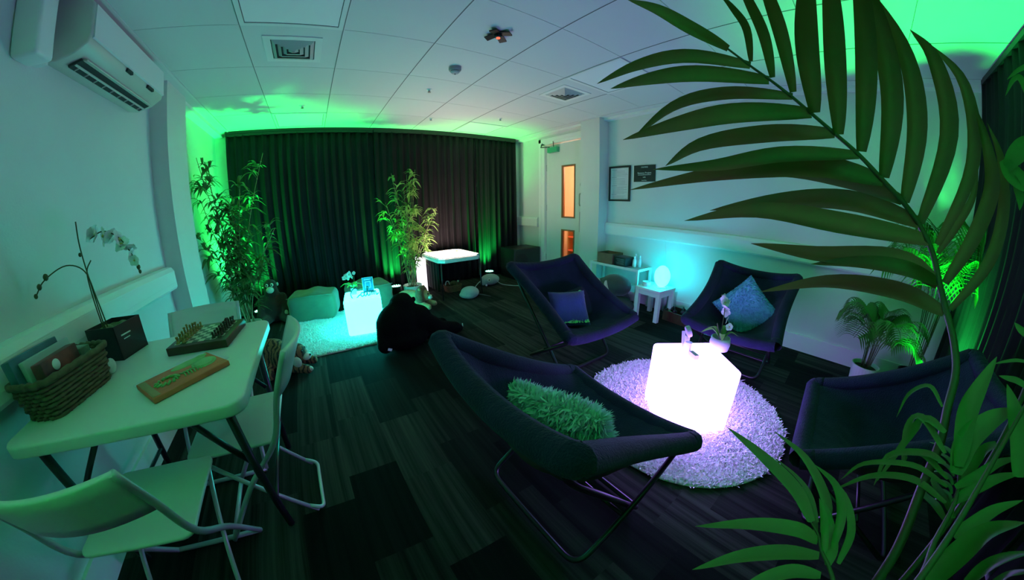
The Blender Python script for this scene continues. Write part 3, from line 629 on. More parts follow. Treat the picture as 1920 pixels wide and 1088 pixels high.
# chess set -----------------------------------------------------------
CX, CY, CR = -.560, 1.505, R(-6)
cb = thing('chess_board', 'brown boxed chess board with checked top on the folding table', 'chess board', (CX, CY, TZ), CR)
bev(MB().b2((-.135,-.135,0), (.135,.135,.034)).build('box', M['wood_dark'], cb), .003)
MB().b2((-.108,-.108,.034), (.108,.108,.0352)).build('playing_field', M['chess'], cb)
def piece(kind, h):
    b = MB(); r = .0095
    base = [(r, 0), (r, .003), (r*.7, .006), (r*.45, h*.4), (r*.4, h*.62), (r*.75, h*.66), (r*.4, h*.7)]
    top = {'pawn': [(r*.6, h*.8), (r*.6, h*.92), (r*.2, h)], 'rook': [(r*.7, h*.78), (r*.75, h), (r*.4, h)],
           'bishop': [(r*.6, h*.78), (r*.5, h*.9), (r*.1, h)], 'knight': [(r*.6, h*.75), (r*.5, h*.8)],
           'queen': [(r*.45, h*.8), (r*.8, h*.94), (r*.2, h)], 'king': [(r*.45, h*.8), (r*.7, h*.92), (r*.2, h*.94)]}[kind]
    b.lathe([(0.0001,0)]+base+top, n=10, cap=False)
    if kind == 'knight': b.box((.002,0,h*.86), (.012,.006,h*.26), M=Matrix.Rotation(R(20), 3, 'Y'))
    if kind == 'king': b.box((0,0,h*.98), (.002,.002,h*.1)); b.box((0,0,h*.98), (.007,.002,.002))
    return b
order = ['rook','knight','bishop','queen','king','bishop','knight','rook']
hts = dict(pawn=.026, rook=.028, knight=.033, bishop=.036, queen=.042, king=.046)
for side, m_, cname in ((-1, M['wood_light'], 'pale'), (1, M['wood_dark'], 'dark')):
    cache = {}
    for i in range(8):
        for row, kd in ((3.5, order[i]), (2.5, 'pawn')):
            lx, ly = side*row*.027, (i-3.5)*.027
            p = Vector((CX, CY, 0)) + Matrix.Rotation(CR, 3, 'Z') @ Vector((lx, ly, 0))
            if kd not in cache:
                o = piece(kd, hts[kd]).build('chess_'+kd, m_, smooth=True); cache[kd] = o
            else: o = cache[kd].copy(); COL.objects.link(o)
            o.location = (p.x, p.y, TZ+.0353)
            single = kd in ('queen', 'king')
            tag(o, f'{cname} wooden chess {kd} standing on the {"wall" if side < 0 else "room"} side of the board', 'chess piece', f'{cname} chess pieces')
# puzzle board
gb = thing('game_board', 'orange wooden game board with green raised pictures on the table', 'game board', (-.553, 1.137, TZ), R(42))
bev(MB().b2((-.140,-.090,0), (.140,.090,.018)).build('board', M['wood_orange'], gb), .003)
rr = random.Random(3)
b = MB()
b.lathe([(.038,.018), (.038,.021), (.03,.0225)], (.085,-.0,0), 24); b.lathe([(.046,.018), (.046,.0195), (.041,.0195)], (.085,-.0,0), 24)
for i in range(14):
    a = i*.5; b.tube([(-.06+.045*math.cos(a), -.01+.035*math.sin(a), .018), (-.06+.03*math.cos(a+.4), -.01+.02*math.sin(a+.4), .022)], .005, 5)
for i in range(7): b.tube([(-.005+i*.012, -.045, .018), (.0+i*.012, -.02, .021), (-.008+i*.012, .0, .018)], .003, 5)
b.ell((.05,.06,.018), (.07,.028,.004)); b.ell((.105,.070,.018), (.025,.014,.006))
b.build('raised_pictures', M['carving'], gb, smooth=True)
b = MB(); b.b2((-.136,-.082,.018), (-.110,.082,.0188)); b.b2((-.132,-.08,.0188), (-.128,.02,.0196)); b.build('printed_strip', M['wood_light'], gb)
o = MB().b2((-.15,-.1,0), (.15,.1,.0012)).build('paper_sheet', M['paper']); o.location = (-.585, 1.20, TZ); o.rotation_euler[2] = R(47); gb.location.z = TZ+.0014
tag(o, 'white paper sheet lying under the orange game board', 'paper')

# ------------------------------------------------------------------ lounge chairs
def lounge(label, loc, rz, sag=0.0):
    t = thing('lounge_chair', label, 'chair', loc, rz, 'navy plush lounge chairs round the glowing cube'); t.scale = (.93,.93,.95)
    def surf(u, v):      # u -1..1 across, v 0 (front) .. 1 (back top)
        y = .37-.74*v
        edge = .375+.02*math.sin(PI*v)*0 + (.405)*(v**1.15) + .015*(1-v)
        cen = .335 - .24*v + .72*v**2 if v < .5 else None
        # centre line: front lip, low seat, rising back
        c = [(0,.355), (.15,.33), (.35,.26), (.55,.275), (.75,.43), (.9,.62), (1,.735)]
        for i in range(len(c)-1):
            if c[i][0] <= v <= c[i+1][0]:
                f = (v-c[i][0])/(c[i+1][0]-c[i][0]); f = f*f*(3-2*f); cz = c[i][1]*(1-f)+c[i+1][1]*f; break
        k = abs(u)**2.2
        wd = .375 - .035*math.sin(PI*v)
        yy = y - .05*(1-k)*math.sin(PI*v*.9) + .045*k*math.sin(PI*v)*0
        if v > .9: yy -= .0
        return Vector((u*wd, yy, edge*k + cz*(1-k)))
    m_ = MB(); nu, nv = 22, 22
    def nrm(u, v):
        e = 1e-3; a = surf(min(1,u+e), v)-surf(max(-1,u-e), v); b_ = surf(u, min(1,v+e))-surf(u, max(0,v-e))
        n_ = b_.cross(a)
        return n_.normalized() if n_.length > 1e-9 else Vector((0,0,1))
    top = []; bot = []
    for j in range(nv+1):
        for i in range(nu+1):
            u = -1+2*i/nu; v = j/nv; p = surf(u, v); n_ = nrm(u, v)
            if n_.z < 0: n_ = -n_
            q = .022+.006*math.sin(5*u*v+3)+.004*math.sin(23*u)*math.sin(19*v)
            top.append(p+n_*q); bot.append(p-n_*.018)
    W_ = nu+1; m_.add(top, [(j*W_+i, (j+1)*W_+i, (j+1)*W_+i+1, j*W_+i+1) for j in range(nv) for i in range(nu)])
    seat = m_.build('plush_seat', M['fabric'], t, smooth=True)
    u_ = MB(); u_.add(bot, [(j*W_+i, j*W_+i+1, (j+1)*W_+i+1, (j+1)*W_+i) for j in range(nv) for i in range(nu)])
    u_.build('seat_underside', M['fabric_under'], t, smooth=True)
    # padded rim
    rim = []
    for i in range(20): rim.append(surf(-1+2*i/20, 0))
    for i in range(20): rim.append(surf(1, i/20))
    for i in range(20): rim.append(surf(1-2*i/20, 1))
    for i in range(21): rim.append(surf(-1, 1-i/20))
    rim = catmull(rounded([Vector(p) for p in rim], .05, 1), 2)
    rb = MB(); n = len(rim); vs = []; fs = []; K = 10
    for i, p in enumerate(rim):
        tg = (rim[(i+1) % n]-rim[i-1]); tg = tg.normalized() if tg.length > 1e-9 else Vector((1,0,0))
        a_ = tg.cross(Vector((0,0,1))).normalized(); b_ = a_.cross(tg)
        rr_ = .046
        for k in range(K):
            g = 2*PI*k/K; vs.append(p+a_*math.cos(g)*rr_+b_*math.sin(g)*rr_*.85)
    for i in range(n-1):
        for k in range(K):
            k2 = (k+1) % K; fs.append((i*K+k, i*K+k2, (i+1)*K+k2, (i+1)*K+k))
    rb.add(vs, fs); rb.build('padded_rim', M['fabric'], t, smooth=True)
    rt = .0125
    # front-corner frame: floor bar at the rear
    pts = rounded([(-.33,.335,.345), (-.31,-.20,.02), (.31,-.20,.02), (.33,.335,.345)], .07)
    MB().tube(pts, rt, 8).build('frame_loop', M['tube'], t, smooth=True)
    pts = rounded([(-.325,-.375,.735), (-.315,-.30,.60), (-.29,.21,.02), (.29,.21,.02), (.315,-.30,.60), (.325,-.375,.735)], .07)
    MB().tube(pts, rt, 8).build('frame_loop', M['tube'], t, smooth=True)
    pts = rounded([(-.30,.02,.165), (-.28,-.32,.10), (-.3,-.37,.36)], .05)
    MB().tube([(-.315,.02,.175),(.315,.02,.175)], .009, 8).build('cross_bar', M['tube'], t, smooth=True)
    for s_ in (-1, 1):
        MB().ell((s_*.33,.345,.348), (.022,.02,.02), 10, 8).build('end_cap', M['black'], t, smooth=True)
    return t
lounge('navy plush lounge chair facing the viewer with a blue sequinned cushion', (1.66, 1.59, 0), R(179))
lounge('navy plush lounge chair against the right wall with a pale fluffy cushion', (2.62, .60, 0), R(91))
lounge('navy plush lounge chair in the foreground seen from behind with its tubular legs', (.69, .635, 0), R(-91))
lounge('dark navy plush lounge chair half hidden by palm leaves at the right', (1.58, -.42, 0), R(3))

# ------------------------------------------------------------------ cushions
def cushion(label, name, loc, rot, w, h, th, m, fur=None, seed=1, nfur=3200, flen=.035):
    rnd = random.Random(seed)
    t = thing(name, label, 'cushion', loc); t.rotation_euler = rot
    def f(u, v, s_):
        x, y = 2*u-1, 2*v-1
        k = max(0, (1-x**4)*(1-y**4))**.5
        px = x*(1-.10*(1-abs(x))*0 - .07*(1-y*y)); py = y*(1-.07*(1-x*x))
        return Vector((px*w/2, py*h/2, s_*th/2*k))
    m_ = MB(); N_ = 18
    m_.grid(lambda u, v: f(u, v, 1), N_, N_); m_.grid(lambda u, v: f(1-u, v, -1), N_, N_)
    m_.build('cover', m, t, smooth=True)
    if fur:
        fb = MB(); vs = []; fs = []
        for _ in range(nfur):
            u, v = rnd.random(), rnd.random(); s_ = rnd.choice((-1, 1))
            if rnd.random() < .25: 
                if rnd.random() < .5: u = rnd.choice((.0, 1.))
                else: v = rnd.choice((.0, 1.))
            p = f(u, v, s_); n_ = Vector((p.x/w*.9, p.y/h*.9, s_*.5+rnd.uniform(-.2,.2)))
            n_ += Vector((rnd.uniform(-.5,.5), rnd.uniform(-.5,.5), rnd.uniform(-.3,.3))); n_.normalize()
            L_ = flen*rnd.uniform(.6, 1.3); sd = n_.orthogonal().normalized(); sd = Matrix.Rotation(rnd.uniform(0, PI), 3, n_) @ sd
            b0 = len(vs); wv = .004
            vs += [p-sd*wv, p+sd*wv, p+n_*L_*.6+sd*wv*.8+Vector((0,0,-.003)), p+n_*L_+Vector((0,-.006,0)), p+n_*L_*.6-sd*wv*.8]
            fs.append((b0, b0+1, b0+2, b0+3, b0+4))
        fb.add(vs, fs); o = fb.build('fur', fur, t, smooth=True); o['kind'] = 'stuff'
    return t
cushion('aqua fluffy square cushion set cornerwise on the chair by the right wall', 'cushion', (2.66, .59, .47), (R(90), R(-45), R(-72)), .37, .37, .10, M['fur_aqua'], M['fur_aqua'], 2, 9000, .012)
cushion('pale mint long-haired cushion lying in the foreground lounge chair', 'cushion', (.665, .70, .43), (R(66), R(8), R(102)), .46, .20, .10, M['fur_mint'], M['fur_mint'], 3, 9000, .042)
c = cushion('blue velvet cushion with a band of green sequins on the far lounge chair', 'cushion', (1.62, 1.585, .425), (R(48), R(0), R(-28)), .30, .30, .09, M['navy_velvet'], None, 4)
rnd = random.Random(9); b = MB()
for _ in range(150):
    x = rnd.uniform(-.135,.135); y = rnd.uniform(-.130,-.095); z = .030
    b.box((x, y, z*(1-.3*abs(x)/.15)+.004), (.010,.010,.001), M=Matrix.Rotation(rnd.uniform(-.7,.7), 3, 'X') @ Matrix.Rotation(rnd.uniform(-.7,.7), 3, 'Y'))
o = b.build('sequin_band', M['sequin'], c); o['kind'] = 'stuff'
c = cushion('dark cushion with a round jewelled badge on the far lounge chair', 'cushion', (1.83, 1.64, .42), (R(48), R(0), R(14)), .28, .28, .09, M['fabric'], None, 5)
MB().lathe([(.028,0), (.028,.006), (.018,.012)], (-.02,.06,.048), 16).build('jewelled_badge', M['frost'], c)
b = MB(); b.lathe([(.034,0), (.034,.004), (.028,.004)], (-.02,.06,.047), 20); b.build('badge_ring', M['sequin'], c)

# ------------------------------------------------------------------ rugs
def rug(label, name, inside, zone, n, seed, base, L0=.03, loc=(0,0,0), rz=0):
    rnd = random.Random(seed); t = thing(name, label, 'rug', loc, rz)
    base.build('backing', M['rug_base'], t)
    vs = []; fs = []; k = 0
    while k < n:
        x = rnd.uniform(zone[0], zone[1]); y = rnd.uniform(zone[2], zone[3])
        if not inside(x, y): continue
        k += 1; a = rnd.uniform(0, 2*PI); l = L0*rnd.uniform(.7, 1.2); dx_, dy_ = rnd.gauss(0,.55)*l, rnd.gauss(0,.55)*l
        w_ = .0045; cx, cy = math.cos(a)*w_, math.sin(a)*w_; b0 = len(vs)
        vs += [(x-cx, y-cy, .006), (x+cx, y+cy, .006), (x+cx+dx_*.6, y+cy+dy_*.6, .006+l*.65), (x+dx_, y+dy_, .006+l*.85), (x-cx+dx_*.6, y-cy+dy_*.6, .006+l*.65)]
        fs.append((b0, b0+1, b0+2, b0+3, b0+4))
    m_ = MB(); m_.add(vs, fs); o = m_.build('pile', M['fur_rug'], t); o['kind'] = 'stuff'
    return t
RX, RY, RR = 1.70, .60, .635
rug('round white shaggy rug under the glowing violet-white cube', 'round_rug', lambda x, y: x*x+y*y < RR*RR, (-RR,RR,-RR,RR), 34000, 5, MB().lathe([(RR-.005,.0), (RR,.006), (RR-.01,.012)], n=64), .024, (RX, RY, 0))
hx2, hy2 = .73, .59
rug('rectangular white shaggy rug under the turquoise glowing cube', 'rectangular_rug', lambda x, y: True, (-hx2,hx2,-hy2,hy2), 36000, 6, MB().b2((-hx2,-hy2,0), (hx2,hy2,0.012)), .024, (.30, 3.36, 0), R(-1))
# ------------------------------------------------------------------ glowing cubes
def glow_cube(label, loc, rz, s, m, z0=.035):
    b = MB().box((0,0,s/2), (s,s,s)); o = b.build('glowing_cube', m); o.location = (loc[0], loc[1], z0); o.rotation_euler[2] = rz
    bev(o, .022, 4); return tag(o, label, 'cube light')
CUBE1 = (1.615, .565, R(-41), .385); CUBE2 = (.345, 3.15, R(-8), .36)
glow_cube('large violet-white glowing cube table on the round rug', CUBE1[:2], CUBE1[2], CUBE1[3], glow('glow_violet', (.34,.17,.90), 18))
glow_cube('turquoise glowing cube table on the rectangular rug', CUBE2[:2], CUBE2[2], CUBE2[3], glow('glow_turquoise', (.025,1,.88), 19))
z1c = .035+CUBE1[3]; z2c = .035+CUBE2[3]
# on cube 1: orchid in a frosted bowl, small stacked ornament
orchid('orchid', 'white orchid in a frosted bowl standing on the violet-white cube', (1.80, .50, z1c),
  [[(0,0,.08), (.01,.01,.16), (.03,.02,.24), (.06,.04,.30), (.085,.06,.305)], [(0,0,.08), (-.02,.02,.13), (-.03,.03,.17)]],
  [((.03,.02,.25),.028), ((.045,.03,.275),.030), ((.06,.04,.29),.028), ((.035,.015,.225),.030), ((.05,.02,.21),.026), ((.03,.0,.185),.024), ((.02,-.03,.15),.024), ((.09,.06,.30),.020)],
  [((.10,.07,.30),.006)], leaves=5, lh=.075, seed=5, leafL=.12)
b = MB().lathe([(.03,0), (.055,.012), (.062,.05), (.055,.085), (.051,.085), (.057,.05), (.05,.016), (.001,.012)], n=28, cap=False)
o = b.build('bowl', M['frost'], smooth=True); o.location = (1.80, .50, z1c); tag(o, 'frosted round plant bowl holding the orchid on the violet-white cube', 'bowl')
k = thing('ornament', 'small pale ornament of stacked angular blocks on the violet-white cube', 'ornament', (1.635, .635, z1c), R(40)); k.scale = (1.25,1.25,1.25)
b = MB(); b.box((-.055,-.02,.010), (.05,.022,.020), rz=.3); b.build('base_block', M['silver'], k)
b = MB(); b.lathe([(.012,0), (.016,.055), (.010,.055)], (-.02,.0,0), 12); b.build('small_cup', M['frost'], k)
b = MB(); b.box((.015,.0,.035), (.018,.016,.07), rz=.2); b.build('post', M['frost'], k)
b = MB(); b.lathe([(.024,-.011), (.027,-.008), (.027,.008), (.024,.011)], (.017,0,.092), 20, M=Matrix.Rotation(R(70), 3, 'X')); b.build('round_top', M['silver'], k)
b = MB(); b.box((.055,.005,.035), (.012,.014,.08), M=Matrix.Rotation(R(28), 3, 'Y')); b.build('slanted_rod', M['frost'], k)
# on cube 2
orchid('orchid', 'white orchid in a small square glass pot on the turquoise cube', (.275, 3.20, z2c),
  [[(0,0,.05), (.015,0,.12), (.02,.0,.19), (.0,.0,.215), (-.04,0,.205)]],
  [((.0,0,.215),.030), ((-.03,0,.21),.032), ((-.055,0,.195),.030), ((-.01,0,.185),.028), ((-.04,0,.175),.028), ((-.075,0,.18),.024), ((.025,0,.215),.02)], [], leaves=6, lh=.065, seed=8, leafL=.12)
b = MB().lathe([(.034,0), (.038,.07), (.034,.07), (.03,.01), (.001,.01)], n=4, cap=False); o = b.build('glass_pot', M['frost']); o.location = (.275, 3.20, z2c); o.rotation_euler[2] = R(45)
tag(o, 'small square glass pot holding the orchid on the turquoise cube', 'pot')
f = thing('card_sign', 'upright blue picture card in a clear stand on the turquoise cube', 'sign card', (.425, 3.19, z2c), R(-4))
f.rotation_euler[0] = R(-8)
MB().b2((-.052,-.003,.004), (.052,.003,.15)).build('card', M['blue_card'], f)
b = MB(); 
for (a_, c_) in (((-.056,-.0045,0),(-.051,.0045,.154)), ((.051,-.0045,0),(.056,.0045,.154)), ((-.056,-.0045,.149),(.056,.0045,.154)), ((-.056,-.03,0),(.056,.03,.004))): b.b2(a_, c_)
b.build('clear_stand', M['frost'], f)
b = MB()
for (a_, c_) in (((-.028,-.0038,.045),(.028,-.0032,.050)), ((-.028,-.0038,.105),(.028,-.0032,.110)), ((-.028,-.0038,.045),(-.023,-.0032,.11)), ((.023,-.0038,.045),(.028,-.0032,.11)), ((-.035,-.0038,.128),(.035,-.0032,.134))): b.b2(a_, c_)
b.build('pale_border', M['white_ink'], f)
# script word sign
def text_obj(name, body, m, size, depth, parent=None, loc=(0,0,0), rot=(0,0,0), align='CENTER', shear=0, offset=0):
    cu = bpy.data.curves.new(name, 'FONT'); cu.body = body; cu.size = size; cu.extrude = depth; cu.align_x = align; cu.shear = shear; cu.offset = offset
    cu.materials.append(m)
    tmp = bpy.data.objects.new('temp_text', cu); COL.objects.link(tmp); bpy.context.view_layer.update()
    me = bpy.data.meshes.new_from_object(tmp.evaluated_get(bpy.context.evaluated_depsgraph_get()))
    bpy.data.objects.remove(tmp); bpy.data.curves.remove(cu)
    o = bpy.data.objects.new(name, me); COL.objects.link(o); o.location = loc; o.rotation_euler = rot
    if parent: o.parent = parent
    return o
cs = thing('word_sign', 'blue script word sign reading Calm on the front edge of the turquoise cube', 'sign', (.355, 3.045, z2c), R(-6))
def tube_word(mb, strokes, r):
    for s_ in strokes: mb.tube(catmull([(x, 0, z) for x, z in s_], 6), r, 6)
S = [
 [(-.045,.062),(-.06,.078),(-.085,.070),(-.105,.035),(-.095,.0),(-.065,-.004),(-.04,.016),(-.025,.02)],              # C
 [(.002,.030),(-.016,.036),(-.026,.018),(-.014,.004),(.002,.018),(.004,.032),(.004,.010),(.014,.006),(.024,.02)],       # a
 [(.020,.012),(.030,.04),(.040,.075),(.030,.078),(.027,.045),(.030,.012),(.040,.006),(.050,.018)],                        # l
 [(.048,.006),(.052,.034),(.060,.036),(.064,.02),(.064,.006),(.066,.026),(.076,.036),(.080,.02),(.080,.006),(.084,.028),(.093,.036),(.097,.02),(.098,.008),(.108,.006),(.118,.018)]]  # m
b = MB(); tube_word(b, [[(x*1.2, z*1.2) for x, z in q_] for q_ in S], .0058); b.build('lettering', M['acrylic'], cs, smooth=True)

# ------------------------------------------------------------------ ottomans
def ottoman(label, loc, rz, d, seed):
    rnd = random.Random(seed); t = thing('ottoman', label, 'ottoman', loc, rz, 'green velvet floor ottomans')
    def blk(s_):
        x, y, z = d[0]/2, d[1]/2, d[2]
        m_ = MB(); n_ = 14
        def pt(u, v, face):
            a_, b_ = 2*u-1, 2*v-1
            p = {0:(a_,b_,1), 1:(a_,-1,b_), 2:(a_,1,b_), 3:(-1,a_,b_), 4:(1,a_,b_), 5:(a_,b_,-1)}[face]
            p = Vector(p); L_ = p.length; q = p.normalized(); m8 = (abs(q.x)**7+abs(q.y)**7+abs(q.z)**7)**(-1/7); q = q*m8
            w = 1+.012*math.sin(9*q.x+seed)*math.cos(7*q.z)
            return Vector((q.x*x*w*(1+.04*math.cos(q.z*1.5)), q.y*y*w, (q.z*.5+.5)*z*(1-.05*(q.x*q.x)*(q.z > .5)) + .012*math.sin(6*q.x+seed)))
        for face in range(6): m_.grid(lambda u, v: pt(u, v, face), n_, n_)
        return m_
    blk(0).build('cushion_body', M['velvet_green'], t, smooth=True)
    b = MB(); b.tube([(-d[0]/2*.98,-d[1]/2*.98,d[2]*.93), (0,-d[1]/2*1.0,d[2]*.95), (d[0]/2*.98,-d[1]/2*.98,d[2]*.93)], .005, 6); b.build('piping', M['velvet_green'], t, smooth=True)
    return t
ottoman('green velvet block ottoman left of the turquoise cube', (-.155, 3.98, .006), R(-11), (.56, .42, .33), 1)
ottoman('green velvet block ottoman behind the turquoise cube at its right', (.52, 3.98, .006), R(6), (.52, .50, .33), 2)

# ------------------------------------------------------------------ plush animals
def fuse(mb, name, m, parent, vox=.014, sm=6):
    o = mb.build(name, m, parent, smooth=True)
    r = o.modifiers.new('Remesh', 'REMESH'); r.mode = 'VOXEL'; r.voxel_size = vox; r.use_smooth_shade = True
    s_ = o.modifiers.new('Smooth', 'SMOOTH'); s_.iterations = sm; s_.factor = .5
    return o
def limb(mb, a, b, ra, rb, n=7):
    a, b = Vector(a), Vector(b)
    for i in range(n+1):
        t_ = i/n; r = ra+(rb-ra)*t_; mb.ell(a+(b-a)*t_, (r,r,r), 12, 8)
# gorilla: seated with its back to the viewer, arm stretched to the right
g = thing('plush_gorilla', 'large black plush gorilla slumped on the floor in front of the turquoise cube', 'plush toy', (.62, 2.58, 0))
b = MB(); b.ell((-.06,.02,.20), (.20,.17,.21), 20, 14, M=Matrix.Rotation(R(12), 3, 'Y')); b.ell((.0,.05,.36), (.12,.12,.12)); b.ell((.02,.08,.40), (.085,.09,.075))
b.ell((-.02,0,.10), (.23,.19,.10)); b.ell((.12,.02,.22), (.14,.13,.14))
limb(b, (.12,.0,.26), (.30,-.06,.12), .085, .075); limb(b, (.30,-.06,.12), (.47,-.02,.07), .072, .062)
limb(b, (-.18,.02,.24), (-.22,-.08,.08), .08, .07)
limb(b, (.08,.10,.08), (.40,.16,.07), .09, .065); limb(b, (-.12,.1,.07), (-.06,.32,.07), .085, .065)
b.ell((.49,-.01,.055), (.07,.055,.045)); b.ell((.02,.15,.38), (.05,.05,.04))
fuse(b, 'body', M['fur_black'], g)
for x in (-.085, .115): MB().ell((x,.06,.40), (.02,.012,.025)).build('ear', M['fur_black'], g, smooth=True)
MB().box((-.20,-.165,.075), (.035,.002,.022), M=Matrix.Rotation(R(25), 3, 'Y')).build('sewn_label', M['white_ink'], g)
MB().box((.555,-.01,.075), (.006,.012,.03)).build('sewn_label', M['white_ink'], g)
# orangutan, seated facing the viewer
g = thing('plush_orangutan', 'dark reddish plush ape with a pale muzzle sitting by the left bamboo', 'plush toy', (-.655, 4.14, 0))
b = MB(); b.ell((0,0,.17), (.16,.13,.18), 18, 12); b.ell((0,.0,.36), (.09,.08,.09)); b.ell((0,-.01,.44), (.085,.075,.085))
limb(b, (-.12,0,.28), (-.17,-.12,.11), .06, .05); limb(b, (.12,0,.28), (.15,-.13,.13), .06, .045)
limb(b, (-.08,-.05,.07), (-.14,-.28,.06), .07, .045); limb(b, (.08,-.05,.07), (.17,-.26,.06), .07, .045)
fuse(b, 'body', M['fur_rust'], g)
MB().ell((0,-.085,.405), (.048,.035,.040)).build('muzzle', M['fur_pale'], g, smooth=True)
for s_ in (-1, 1):
    e = MB().ell((s_*.030,-.073,.462), (.020,.012,.021)).build('eye_patch', M['fur_pale'], g, smooth=True)
    MB().ell((s_*.030,-.086,.462), (.009,.006,.009)).build('pupil', M['eye'], e, smooth=True)
    MB().ell((s_*.088,-.005,.45), (.014,.012,.022)).build('ear', M['fur_pale'], g, smooth=True)
b = MB(); b.ell((.15,-.165,.12), (.024,.028,.038)); b.build('hand', M['fur_pale'], g, smooth=True)
b = MB(); b.ell((.185,-.30,.055), (.025,.03,.045)); b.build('foot', M['fur_pale'], g, smooth=True)
b = MB(); b.ell((-.155,-.315,.055), (.025,.03,.045)); b.build('foot', M['fur_pale'], g, smooth=True)
# lion lying
g = thing('plush_lion', 'tan plush lion with a brown mane lying at the right end of the shaggy rug', 'plush toy', (1.03, 3.50, .03), R(-38))
b = MB(); b.ell((-.13,.06,.10), (.17,.11,.10)); b.ell((-.02,0,.11), (.10,.10,.10)); limb(b, (.02,-.05,.06), (.17,-.10,.035), .045, .035); limb(b, (.02,.07,.06), (.19,.05,.035), .045, .035)
limb(b, (-.2,.12,.06), (-.1,.2,.035), .05, .035); b.ell((.09,0,.15), (.07,.065,.07)); fuse(b, 'body', M['fur_tan'], g, .012)
b = MB()
for i in range(16):
    a = 2*PI*i/16; b.ell((.055,.085*math.cos(a),.15+.08*math.sin(a)), (.05,.04,.04))
b.ell((.03,0,.15), (.05,.10,.10)); fuse(b, 'mane', M['fur_mane'], g, .012, 3)
MB().ell((.155,0,.13), (.035,.035,.028)).build('muzzle', M['fur_pale'], g, smooth=True)
b = MB(); b.ell((.187,0,.142), (.009,.013,.009)); b.build('nose', M['eye'], g, smooth=True)
for s_ in (-1, 1):
    MB().ell((.145,s_*.03,.175), (.008,.008,.009)).build('eye', M['eye'], g, smooth=True)
    MB().ell((.06,s_*.07,.235), (.018,.02,.022)).build('ear', M['fur_tan'], g, smooth=True)
MB().tube(catmull([(-.29,.06,.08), (-.36,.0,.04), (-.34,-.1,.02)], 6), .012, 8).build('tail', M['fur_tan'], g, smooth=True)
# striped tiger lying, head toward the room
g = thing('plush_tiger', 'striped plush tiger lying beside the folding chair at the corner of the rug', 'plush toy', (-.43, 2.60, .0), R(-20))
b = MB(); b.ell((-.15,.10,.13), (.15,.12,.13)); b.ell((-.03,.04,.11), (.11,.10,.10)); limb(b, (.03,-.04,.07), (.20,-.05,.04), .05, .038); limb(b, (.03,.1,.07), (.19,.12,.04), .05, .038)
limb(b, (-.2,.02,.07), (-.10,-.13,.04), .055, .04); b.ell((.10,.02,.16), (.085,.09,.08))
fuse(b, 'body', M['tiger'], g, .012)
MB().ell((.185,.02,.125), (.035,.045,.030)).build('muzzle', M['fur_pale'], g, smooth=True)
for s_ in (-1, 1):
    MB().ell((.13,.02+s_*.085,.115), (.04,.022,.045)).build('cheek_fur', M['fur_pale'], g, smooth=True)
    MB().ell((.165,.02+s_*.035,.185), (.010,.010,.011)).build('eye', M['eye'], g, smooth=True)
    MB().lathe([(.026,0), (.022,.025), (.004,.045)], (.08,.02+s_*.06,.215), 10).build('ear', M['fur_pale'], g, smooth=True)
MB().ell((.215,.02,.135), (.010,.014,.009)).build('nose', M['eye'], g, smooth=True)
MB().ell((.215,-.05,.045), (.03,.022,.022)).build('paw_pad', M['fur_pale'], g, smooth=True)
MB().tube(catmull([(-.28,.13,.08), (-.36,.10,.04), (-.38,0,.02)], 6), .014, 8).build('tail', M['tiger'], g, smooth=True)
# two round grey plush creatures with tails
g = thing('plush_shell', 'plain grey-green domed plush with a thin tail in the middle of the carpet', 'plush toy', (1.76, 3.55, 0), R(-20))
b = MB().ell((0,0,.075), (.125,.10,.085), 24, 14); b.ell((-.02,0,.05), (.125,.105,.05)); fuse(b, 'body', M['fur_grey'], g, .010)
MB().tube([(.11,0,.05), (.20,-.03,.03), (.27,-.06,.014)], .009, 8, r1=.004).build('tail', M['louver'], g, smooth=True)
g = thing('plush_fish', 'grey plush creature with a ringed eye and two long thin tails beneath the green uplight', 'plush toy', (2.33, 3.98, 0), R(-10))
b = MB().ell((0,0,.085), (.15,.11,.085), 24, 14); b.ell((-.11,-.02,.055), (.06,.06,.05)); fuse(b, 'body', M['fur_grey'], g, .010)
e = MB().lathe([(.022,0), (.022,.006), (.012,.008)], (-.055,-.10,.10), 16, M=Matrix.Rotation(R(70), 3, 'X')).build('eye_ring', M['fur_pale'], g)
MB().ell((-.055,-.109,.103), (.010,.006,.010)).build('pupil', M['eye'], e, smooth=True)
MB().ell((-.09,-.08,.02), (.018,.018,.016)).build('white_bead', M['fur_white'], g, smooth=True)
MB().tube(catmull([(.06,-.09,.08), (.13,-.16,.03), (.26,-.24,.012), (.36,-.30,.01)], 5), .006, 6).build('tail', M['fur_grey'], g, smooth=True)
MB().tube(catmull([(-.10,.02,.09), (-.19,-.02,.06), (-.27,-.08,.015)], 5), .007, 6).build('tail', M['fur_grey'], g, smooth=True)

# ------------------------------------------------------------------ light table and glow panel
lt = thing('light_table', 'glowing white tray table on thin legs with a black cloth under it', 'light table', (1.695, 3.98, 0), R(2))
hx3, hy3 = .315, .36
def oct_(hx, hy, c): return [(hx,-hy+c),(hx,hy-c),(hx-c,hy),(-hx+c,hy),(-hx,hy-c),(-hx,-hy+c),(-hx+c,-hy),(hx-c,-hy)]
zt = .535
bev(prism(MB(), oct_(hx3, hy3, .07), zt-.045, zt).build('tray_frame', M['whitegloss'], lt), .006)
b = MB(); P_ = oct_(hx3, hy3, .07); Q_ = oct_(hx3-.02, hy3-.02, .065); n = 8
b.add([(x,y,zt) for x,y in P_]+[(x,y,zt+.02) for x,y in P_]+[(x,y,zt+.02) for x,y in Q_]+[(x,y,zt) for x,y in Q_],
      [(i,(i+1)%8,8+(i+1)%8,8+i) for i in range(8)]+[(8+i,8+(i+1)%8,16+(i+1)%8,16+i) for i in range(8)]+[(16+i,16+(i+1)%8,24+(i+1)%8,24+i) for i in range(8)])
b.build('tray_lip', M['frost'], lt)
